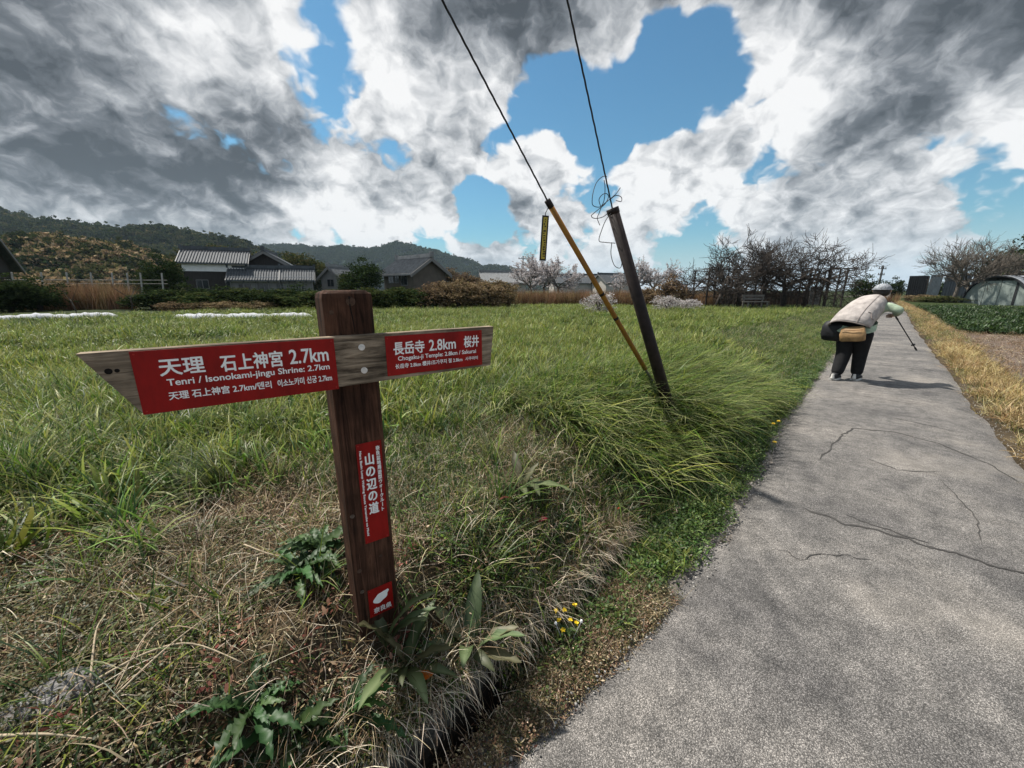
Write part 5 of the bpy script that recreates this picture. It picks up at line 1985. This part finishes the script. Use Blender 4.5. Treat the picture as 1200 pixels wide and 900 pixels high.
def gable_roof(root, L, D, he, hr, over, m, ribs=.24, x0=0.0, y0=0.0, name='roof', endboard=True):
    """ridge along x; L, D half sizes of the walls"""
    mb = MB()
    xe = L + over * .7; ye = D + over
    sl = (hr - he) / D
    ze = he - sl * over
    th = .14
    for s in (-1, 1):
        mb.add([(x0 - xe, y0, hr), (x0 + xe, y0, hr), (x0 + xe, y0 + s * ye, ze), (x0 - xe, y0 + s * ye, ze),
                (x0 - xe, y0, hr - th), (x0 + xe, y0, hr - th), (x0 + xe, y0 + s * ye, ze - th), (x0 - xe, y0 + s * ye, ze - th)],
               [(0, 1, 2, 3), (7, 6, 5, 4), (3, 2, 6, 7), (0, 3, 7, 4), (1, 5, 6, 2)])
        n = int(2 * xe / ribs)
        for k in range(n + 1):
            x = x0 - xe + .06 + (2 * xe - .12) * k / n
            mb.tube([(x, y0 + s * .05, hr + .03), (x, y0 + s * (ye + .03), ze + .03)], .045, 5)
    o = mb.build(name, m, root)
    r = MB()
    r.box((x0, y0, hr + .12), (2 * xe + .1, .32, .22)); r.box((x0, y0, hr + .27), (2 * xe + .2, .2, .12))
    for s in (-1, 1):
        r.box((x0 + s * (xe + .03), y0, hr + .24), (.16, .36, .46))
    r.build('ridge_cap', m, o)
    if endboard:
        for s in (-1, 1):
            for t in (-1, 1):
                e = MB()
                x = x0 + s * (xe + .02)
                e.add([(x - .05, y0, hr - .02), (x + .05, y0, hr - .02), (x + .05, y0 + t * ye, ze - .02), (x - .05, y0 + t * ye, ze - .02),
                       (x - .05, y0, hr - .30), (x + .05, y0, hr - .30), (x + .05, y0 + t * ye, ze - .30), (x - .05, y0 + t * ye, ze - .30)],
                      [(0, 1, 2, 3), (7, 6, 5, 4), (3, 2, 6, 7), (0, 3, 7, 4), (1, 5, 6, 2)])
                e.build('bargeboard', FRAME, o)
    return o


def gwall(root, L, D, he, hr, m, name='wall', z0=0.0):
    mb = MB()
    mb.prism([(-D, z0), (D, z0), (D, he), (0, hr - .16), (-D, he)], 'x', -L, L)
    return mb.build(name, m, root)


def window(root, face, a, z, w, h, L, D):
    """face: 'f' (-y), 'r' (+x), 'l' (-x)"""
    def put(c, s):
        if face == 'f': return (c[0], -D - c[1], c[2]), s
        if face == 'r': return (L + c[1], c[0], c[2]), (s[1], s[0], s[2])
        return (-L - c[1], c[0], c[2]), (s[1], s[0], s[2])
    c, s = put((a, .02, z), (w, .06, h))
    wd = MB().box(c, s).build('window', FRAME, root)
    for k in (-1, 1):
        c, s = put((a + k * w * .245, .045, z), (w * .43, .03, h * .86))
        MB().box(c, s).build('pane', GLASS, wd)


def house(name, px, Y, rz, label, L, D, he, hr, over, wall, tile, windows=(), band=None, base=None, zoff=-.1):
    p = at(px, 345, Y)
    root = empty(name, (p[0], Y, float(height(p[0], Y)) + zoff), rz)
    tag(root, label, 'house')
    w = gwall(root, L, D, he, hr, wall, z0=-.5)
    gable_roof(root, L, D, he, hr, over, tile)
    if band:
        z0, z1, m = band
        MB().box((0, -D - .03, (z0 + z1) / 2), (2 * L + .08, .06, z1 - z0)).build('plaster_band', m, root)
        for s in (-1, 1):
            MB().box((s * (L + .03), 0, (z0 + z1) / 2), (.06, 2 * D, z1 - z0)).build('plaster_band', m, root)
    for f, a, z, ww, hh in windows: window(root, f, a, z, ww, hh, L, D)
    return root


# storehouse with white upper wall
k = house('storehouse', 262, 42, R(26), 'tall tiled storehouse with white plaster band and dark lower wall', 2.55, 2.0, 4.05, 5.15, .5, DARKWALL, TILE, (('f', -1.2, 1.7, 1.0, .9), ('f', 1.3, 1.6, 1.2, 1.0)), (2.95, 3.95, PLASTER))
# farmhouse: main gable to the viewer and a long low wing
fh = house('farmhouse', 323, 47, R(112), 'tiled farmhouse with broad dark gable and long low front wing', 3.6, 2.5, 3.7, 5.2, .6, DARKWALL, TILE, (('l', -1.0, 2.2, 1.4, .9), ('l', 1.3, 2.2, 1.4, .9)))
def wing(px, Y, rz, L, label):
    p = at(px, 345, Y)
    r = empty('gatehouse', (p[0], Y, float(height(p[0], Y))), rz)
    tag(r, label, 'house')
    gwall(r, L, 1.3, 2.35, 3.25, GREYWALL, z0=-.5)
    gable_roof(r, L, 1.3, 2.35, 3.25, .45, TILE)
    MB().box((0, -1.34, 2.1), (2 * L + .06, .06, .5)).build('plaster_band', PLASTER, r)
    for a in ((-1.6, .1, 1.7) if L > 2 else (0,)):
        window(r, 'f', a, 1.15, 1.0, 1.1, L, 1.3)
    for a in np.linspace(-L, L, 6):
        MB().box((a, -1.37, .9), (.14, .08, 2.0)).build('pillar', FRAME, r)
wing(312, 42, R(24), 2.7, 'long low tiled wing with white band in front of the farmhouse')
wing(352, 43, R(24), 1.3, 'small pale tiled lean-to at the right end of the farmhouse')
house('little_house', 400, 48, R(75), 'little grey gabled house behind the dark garden tree', 1.6, 1.3, 2.7, 3.7, .4, GREYWALL, TILE_PALE, (('l', 0, 1.9, .9, .9),))
house('gabled_house', 487, 36, R(-40), 'gabled house with pale tiled roof and dark gable wall', 2.2, 1.75, 2.75, 3.85, .45, mat('brown_wall', (.10, .085, .072), .85, var=.2, vscale=2), TILE_PALE, (('f', -1.0, 2.1, .8, .8), ('f', .9, 2.0, 1.0, 1.0), ('f', -.1, 2.1, .6, .8)))
house('pale_roofed_house', 589, 70, R(10), 'low house with pale tiled roof behind the brown bushes', 3.6, 2.6, 2.6, 4.1, .6, CREAM, TILE_PALE)
house('corner_house', -78, 27, R(38), 'dark tiled house roof behind the evergreen bushes at the field corner', 3.0, 3.0, 3.1, 5.1, .7, DARKWALL, TILE)
for i, (px, Y, L) in enumerate(((672, 105, 6), (700, 112, 7), (715, 100, 3.5), (690, 125, 8))):
    house('village_house', px, Y, R(6 + 8 * i), ('low dark roofed village house left of the dark pole', 'broad dark roofed village house behind the white shrub', 'small village house close beside the dark pole', 'farther long roofed village house behind the others')[i], L, 3, 3.0, 4.8, .6, CREAM, TILE)


# ================================================================== hills
def ridge(name, prof, Y, front, back, base_col, bumps, label=None, step=2.0):
    px = np.arange(prof[0][0], prof[-1][0] + step, step)
    py = np.interp(px, [a for a, b in prof], [b for a, b in prof])
    crest = np.array([at(a, b, Y) for a, b in zip(px, py)])
    fs = np.concatenate([np.linspace(0, 1, 22), np.linspace(1.08, 2, 8)])
    V = []
    for f in fs:
        yy = Y - front * (1 - f) if f <= 1 else Y + back * (f - 1)
        sh = (math.sin(f * math.pi / 2)) ** 1.15 if f <= 1 else math.cos((f - 1) * math.pi / 2)
        x = crest[:, 0] * (1 if f > 1 else (yy / Y) ** .35)
        z = crest[:, 2] * sh
        nf = 1.0 / bumps
        z = z + (vnoise(x * nf, np.full_like(x, yy) * nf, 7, 3) - .5) * bumps * .9 * max(.15, sh) + (vnoise(x * nf * .2, np.full_like(x, yy * nf * .2), 17, 2) - .5) * bumps * 1.6 * (f < .97)
        V.append(np.stack([x, np.full_like(x, yy), z - .5], -1))
    V = np.array(V)
    a, b = V.shape[:2]
    i = np.arange(a * b).reshape(a, b)
    Fq = np.stack([i[:-1, :-1], i[:-1, 1:], i[1:, 1:], i[1:, :-1]], -1).reshape(-1, 4)
    m = mat(name + '_woodland', base_col, .95, var=.55, vscale=1.0 / bumps * 1.2, spec=.05, bump=1.0, bscale=.5 / bumps * 8)
    o = link(name, np_mesh(name, V.reshape(-1, 3), Fq), m, smooth=True)
    tag(o, kind='structure')
    return V


for nm, pal in (('crown_brown', [tuple(k * 1.55 for k in c) for c in BROWNS] + OLIVE[:1]), ('crown_olive', OLIVE + EVERGREEN[2:3]), ('crown_dark', EVERGREEN + [(.05, .06, .025)])):
    SRC[nm] = []
    for v in range(3):
        me = crown_mesh(nm, 1, 1, .85, .7, 26, 12, .17, pal, 700 + v, FOL, -.5)
        SRC[nm].append(bpy.data.objects.new(nm, me))


def woods(name, Vg, n, mix, size, label, rows=(0, 23)):
    V = Vg[rows[0]:rows[1]]
    a, b = V.shape[:2]
    i = rng.uniform(0, a - 1.001, n); j = rng.uniform(0, b - 1.001, n)
    i0 = i.astype(int); j0 = j.astype(int)
    fi = (i - i0)[:, None]; fj = (j - j0)[:, None]
    P = (V[i0, j0] * (1 - fj) + V[i0, j0 + 1] * fj) * (1 - fi) + (V[i0 + 1, j0] * (1 - fj) + V[i0 + 1, j0 + 1] * fj) * fi
    src = []
    for k in mix: src += SRC[k]
    cn = name
    SRC[cn] = []
    for s in src:
        SRC[cn].append(bpy.data.objects.new(s.name, s.data))
    P[:, 2] -= size * .25
    scatter(name, cn, P, rng.uniform(0, 6.28, n), rng.uniform(.6, 1.25, n) * size, label, 'woodland')


pA = [(-260, 215), (-120, 228), (-40, 240), (0, 249), (33, 263), (50, 265), (83, 264), (93, 268), (103, 267), (123, 271), (153, 277), (167, 275), (185, 273), (213, 276), (233, 280), (260, 286), (290, 293), (330, 306), (380, 325), (420, 341)]
pB = [(150, 300), (250, 300), (290, 298), (310, 294), (327, 291), (353, 293), (383, 294), (400, 294), (425, 296), (450, 294), (472, 291), (490, 296), (512, 298), (530, 306), (550, 311), (567, 317), (575, 315), (595, 317), (612, 321), (625, 330), (650, 337), (680, 341)]
pC = [(-120, 330), (10, 316), (33, 303), (50, 294), (73, 289), (110, 294), (143, 291), (173, 300), (200, 307), (217, 318), (228, 332), (240, 341)]
VB = ridge('far_mountain', pB, 1250, 420, 500, (.022, .034, .026), 16)
VA = ridge('wooded_ridge', pA, 430, 150, 150, (.022, .027, .016), 7)
VC = ridge('wooded_hill', pC, 150, 60, 50, (.14, .10, .055), 3.5)
woods('ridge_forest', VA, 3200, ('crown_dark', 'crown_dark', 'crown_olive'), 5.5, 'dark evergreen forest covering the ridge at the left')
woods('hill_wood', VC, 1900, ('crown_brown', 'crown_brown', 'crown_olive', 'crown_dark'), 2.6, 'brown and olive spring woodland on the nearer round hill')
woods('mountain_forest', VB, 5000, ('crown_dark',), 9, 'distant dark forest covering the far mountain')


# ================================================================== single plants by the drain and post
def leaf_mesh(L, w, pal, fold=.25, droop=.5, wavy=.0, lobes=0):
    n = 20 if lobes else 9
    V, C, Fq = [], [], []
    z = 0; x = 0; ang = .35
    for i in range(n + 1):
        f = i / n
        ww = w * (math.sin(math.pi * min(1, .06 + .94 * f)) ** .8)
        if lobes: ww *= .55 + .45 * abs(math.sin(f * math.pi * lobes))
        wob = wavy * math.sin(i * 2.1)
        V += [(x, -ww / 2, z + fold * ww / 2 + wob), (x, 0, z), (x, ww / 2, z + fold * ww / 2 - wob)]
        C += [pal[0], pal[1], pal[0]]
        x += math.cos(ang) * L / n; z += math.sin(ang) * L / n
        ang -= droop / n * 2
    for i in range(n):
        for k in (0, 1):
            a = i * 3 + k
            Fq.append((a, a + 1, a + 4, a + 3))
    me = np_mesh('leaf', V, Fq, C)
    me.materials.append(LEAF)
    return me


def rosette(name, p, meshes, n, label, cat='plant', tilt=(-.1, .6), smin=.7, seed=1, group=None):
    g = random.Random(seed)
    root = empty(name, tuple(p))
    tag(root, label, cat, group)
    for i in range(n):
        o = link('leaf', meshes[i % len(meshes)], None, root)
        o.rotation_euler = Euler((g.uniform(-.35, .35), -g.uniform(*tilt), 6.283 * i / n * 2.4 + g.uniform(-.3, .3)))
        s = g.uniform(smin, 1.15)
        o.scale = (s, s, s)
        o.location = (0, 0, .03 + .01 * i / n)
    return root


def zat(x, y): return float(height(x, y))


dock = [leaf_mesh(.24, .052, ((.050, .075, .026), (.13, .16, .075)), .3, .5, .004), leaf_mesh(.19, .048, ((.062, .085, .03), (.14, .17, .08)), .35, .7, .003), leaf_mesh(.21, .046, ((.085, .085, .035), (.16, .16, .08)), .3, .3, .005)]
def put(px, py, z): 
    p = gnd(px, py, z); return p
q = hit(552, 792); rosette('dock_plant', (q[0], q[1], zat(q[0], q[1]) + .01), dock, 13, 'broad leaved dock rosette hanging over the open drain', 'plant', (.0, 1.0), .6, 3)
q = hit(478, 800); rosette('dock_plant', (q[0], q[1], zat(q[0], q[1]) + .01), dock, 13, 'broad leaved dock rosette at the foot of the signpost', 'plant', (-.1, 1.1), .65, 4)
q = hit(455, 770); rosette('dock_plant', (q[0], q[1], zat(q[0], q[1]) + .01), dock, 7, 'smaller upright leaved dock right under the emblem plate', 'plant', (.4, 1.2), .6, 14)
thist = [leaf_mesh(.19, .040, ((.028, .068, .018), (.05, .10, .03)), .5, .6, .008, 5), leaf_mesh(.15, .034, ((.034, .078, .022), (.055, .11, .035)), .4, .8, .008, 4)]
for i, (px, py, n) in enumerate(((374, 660, 26), (352, 690, 18))):
    q = hit(px, py); rosette('thistle_plant', (q[0], q[1], zat(q[0], q[1]) + .01), thist, n, ('lobed dark green thistle rosette left of the post foot', 'smaller lobed green rosette just below the larger thistle')[i], 'plant', (.0, 1.0), .6, 20 + i)
for i, (px, py) in enumerate(((300, 850), (345, 880), (405, 862))):
    q = hit(px, py); rosette('leafy_weed', (q[0], q[1], zat(q[0], q[1])), thist, 18, ('leafy green weed on the bank between the grey stone and the other weeds', 'leafy green weed low on the bank between two like it', 'leafy green weed on the bank right below the dock at the post foot')[i], 'plant', (.0, .9), .35, 30 + i)
q = hit(612, 580); rosette('dock_plant', (q[0], q[1], zat(q[0], q[1])), dock, 9, 'dock rosette with reddish leaves in the dry bank beyond the post', 'plant', (.0, .8), .6, 41)

# fallen bright leaves
def fallen(px, py, z, col, label, s=1.0):
    q = hit(px, py)
    o = link('fallen_leaf', leaf_mesh(.06, .026, (col, tuple(k * .8 for k in col)), .3, .4), None, None, False, (q[0], q[1], zat(q[0], q[1]) + .085), U(0, 6))
    o.scale = (s, s, s)
    o.rotation_euler = Euler((.3, -.2, U(0, 6)))
    tag(o, label, 'leaf')
fallen(486, 832, .17, (.75, .07, .012), 'bright orange dead leaf among the dock leaves', 1.15)
fallen(470, 862, .15, (.55, .05, .012), 'smaller orange red dead leaf below the dock rosette', .7)
fallen(630, 630, .25, (.42, .03, .012), 'small red leaf in the dry bank right of the post', .9)
fallen(600, 603, .28, (.20, .06, .03), 'brown red leaf near the dock rosette in the dry bank', 1.2)
fallen(724, 610, .15, (.55, .03, .02), 'tiny red leaf close to the weeds fringing the path', .6)
fallen(545, 443, .40, (.22, .07, .03), 'russet leaf standing in the grass under the short arm', 1.3)


# tussocks that stand out
def tuft(px, py, z, n, lo, hi, pal, label, seed, combed=None, w=(.003, .006)):
    q = hit(px, py)
    random.seed(seed)
    parts = []
    for i in range(n):
        az = U(0, 6.28) if combed is None else random.gauss(combed, .9)
        parts.append(blade((U(-.05, .05), U(-.05, .05), -.01), az, U(lo, hi), U(*w), U(.1, 1.0), U(.5, 1.6), ch(pal), 6, (.42, .38, .2) if U(0, 1) < .35 else None))
    V, Fq, C, b = [], [], [], 0
    for vs, fs, cs in parts:
        V += vs; C += cs; Fq += [[k + b for k in f] for f in fs]; b += len(vs)
    o = link('grass_tuft', np_mesh('grass_tuft', V, Fq, C), LEAF, None, False, (q[0], q[1], zat(q[0], q[1])))
    tag(o, label, 'grass tuft')
tuft(262, 575, .42, 190, .18, .42, GD + G1[:3], 'large spraying green grass tuft under the long arm of the sign', 51, R(215))
tuft(250, 540, .42, 90, .15, .32, G1, 'paler green grass tuft behind the large tuft', 52)
tuft(235, 640, .42, 70, .12, .30, ST + G1[:1], 'pale straw tuft in front of the large green tuft', 53, None, (.0018, .0035))
tuft(100, 680, .42, 80, .14, .30, ST + G1[:2], 'bleached yellow tuft on the dry bank near the stone', 54, None, (.0018, .0035))
tuft(20, 560, .42, 160, .25, .55, G1, 'tall upright green tuft at the end of the field beside the bank', 55)
tuft(155, 490, .42, 110, .2, .42, G1[:3], 'upright green tuft under the pointed end of the sign', 56)
tuft(500, 500, .42, 120, .10, .22, [(.10, .125, .07), (.13, .155, .09), (.08, .10, .05)], 'grey green fine tuft in the bank right of the post', 57)
tuft(575, 470, .42, 140, .12, .26, [(.10, .13, .07), (.13, .16, .09), (.08, .11, .05)], 'grey green tuft under the short arm of the sign', 58)
random.seed(99)


# dry bent stems lying over the bank
def stem(pts, r, label):
    P = []
    for px, py, dz in pts:
        q = hit(px, py)
        P.append(Vector((q[0], q[1], zat(q[0], q[1]) + dz)))
    o = MB().tube(catmull(P, 5), [r * (1 - .6 * k / (5 * (len(P) - 1))) for k in range(5 * (len(P) - 1) + 1)], 5).build('dry_stem', mat('dry_stem', (.36, .29, .20), .85, var=.3, vscale=40), None, True)
    tag(o, label, 'stem', 'bleached stems lying on the bank')
for pts, r in (([(120, 815, .05), (180, 790, .07), (230, 775, .06), (290, 795, .05)], .0035), ([(140, 835, .05), (200, 790, .08), (250, 740, .06)], .003), ([(112, 815, .05), (122, 770, .09), (130, 745, .07)], .003),
               ([(0, 880, .04), (60, 880, .05), (120, 884, .04)], .004), ([(230, 720, .06), (180, 770, .08), (140, 830, .05)], .0025), ([(290, 660, .08), (335, 668, .06), (350, 640, .07)], .003),
               ([(480, 700, .06), (510, 740, .05), (560, 765, .05)], .0022), ([(590, 800, .06), (620, 770, .07), (635, 745, .06)], .0025), ([(470, 640, .05), (520, 650, .06), (575, 640, .05)], .002)):
    stem(pts, r, 'thin bleached dead stem lying bent over the dry bank')


# grey stone
def stone():
    q = hit(72, 820)
    bm = bmesh.new()
    bmesh.ops.create_icosphere(bm, subdivisions=4, radius=1)
    for v in bm.verts:
        c = v.co
        n = vnoise(c.x * 1.7 + 5, c.y * 1.7 + c.z * 2, 111, 4) - .5
        c *= 1 + .45 * n
        c.x *= .105; c.y *= .065; c.z *= .04
    me = bpy.data.meshes.new('grey_stone')
    bm.to_mesh(me); bm.free()
    o = link('grey_stone', me, mat('grey_stone', (.17, .165, .16), .9, var=.6, vscale=30, bump=1, bscale=60, stretch=(1, 4, 4)), None, True, (q[0], q[1], zat(q[0], q[1]) + .012), R(40))
    tag(o, 'flat grey stone half buried in the dry grass of the bank', 'stone')
stone()


# yellow flowers by the drain
def flower_plant():
    q = hit(664, 752)
    root = empty('yellow_flower_plant', (q[0], q[1], zat(q[0], q[1])))
    tag(root, 'small plant with a cluster of yellow flower heads beside the drain', 'flower')
    gm = mat('stem_green', (.07, .10, .03), .7)
    ym = mat('yellow_petal', (.80, .56, .02), .6, transl=.2)
    g = random.Random(5)
    heads = [(-.035, .0, .105), (-.01, .03, .125), (.03, .02, .16), (.035, -.01, .10), (-.02, -.02, .075), (.005, -.03, .135), (-.045, .02, .13)]
    for h in heads:
        MB().tube(catmull([(h[0] * .2, h[1] * .2, -.01), (h[0] * .7, h[1] * .7, h[2] * .6), h], 4), .0018, 5).build('flower_stem', gm, root)
        m = MB()
        for k in range(14):
            a = 6.283 * k / 14 + g.uniform(-.1, .1)
            el = g.uniform(.1, .9)
            L = g.uniform(.010, .014)
            d = Vector((math.cos(a) * math.cos(el), math.sin(a) * math.cos(el), math.sin(el)))
            s = Vector((-math.sin(a), math.cos(a), 0)) * .0028
            c = Vector(h)
            m.add([c, c + d * L * .6 - s, c + d * L, c + d * L * .6 + s], [(0, 1, 2, 3)])
        m.build('flower_head', ym, root)
    lf = leaf_mesh(.05, .016, ((.05, .09, .025), (.07, .11, .03)), .3, .6)
    for k in range(8):
        o = link('leaf', lf, None, root); o.rotation_euler = Euler((0, -.5, k * .8)); o.location = (0, 0, .02 + .006 * k)
    wm = mat('white_petal', (.75, .75, .73), .7)
    for h in ((-.05, -.02, .11), (.05, -.03, .13)):
        m = MB(); m.tube([(h[0], h[1], h[2]), (h[0], h[1], h[2] + .008)], [.006, .004], 7); m.tube([(h[0] * .3, h[1] * .3, 0), h], .0012, 4); m.build('seed_head', wm, root)
flower_plant()


def dandelion(px, py):
    q = hit(px, py + 12)
    root = empty('dandelion', (q[0], q[1], zat(q[0], q[1])))
    tag(root, 'small yellow dandelion in the weeds fringing the path', 'flower', 'dandelions by the path edge')
    MB().tube([(0, 0, 0), (.01, 0, .11)], .003, 5).build('flower_stem', mat('stem_green', (.07, .10, .03), .7), root)
    m = MB()
    for k in range(16):
        a = 6.283 * k / 16; el = .2 + .5 * (k % 2)
        d = Vector((math.cos(a) * math.cos(el), math.sin(a) * math.cos(el), math.sin(el))); s = Vector((-math.sin(a), math.cos(a), 0)) * .004
        c = Vector((.01, 0, .11)); m.add([c, c + d * .014 - s, c + d * .022, c + d * .014 + s], [(0, 1, 2, 3)])
    m.build('flower_head', mat('yellow_petal', (.75, .5, .03), .6), root)
for p in ((903, 497), (909, 494), (904, 520)): dandelion(*p)


# ================================================================== air
def haze():
    mb = MB()
    mb.box((500, 1250, 128), (9600, 9600, 264))
    o = mb.build('haze', None)
    m = bpy.data.materials.new('haze')
    m.use_nodes = True
    nt = m.node_tree
    nt.nodes.clear()
    out = nt.nodes.new('ShaderNodeOutputMaterial')
    v = nt.nodes.new('ShaderNodeVolumePrincipled')
    v.inputs['Color'].default_value = (.62, .80, .95, 1)
    v.inputs['Density'].default_value = 0.00012
    nt.links.new(v.outputs[0], out.inputs['Volume'])
    o.data.materials.append(m)
    tag(o, 'thin pale blue haze over the distant mountains', 'haze', kind='stuff')


haze()
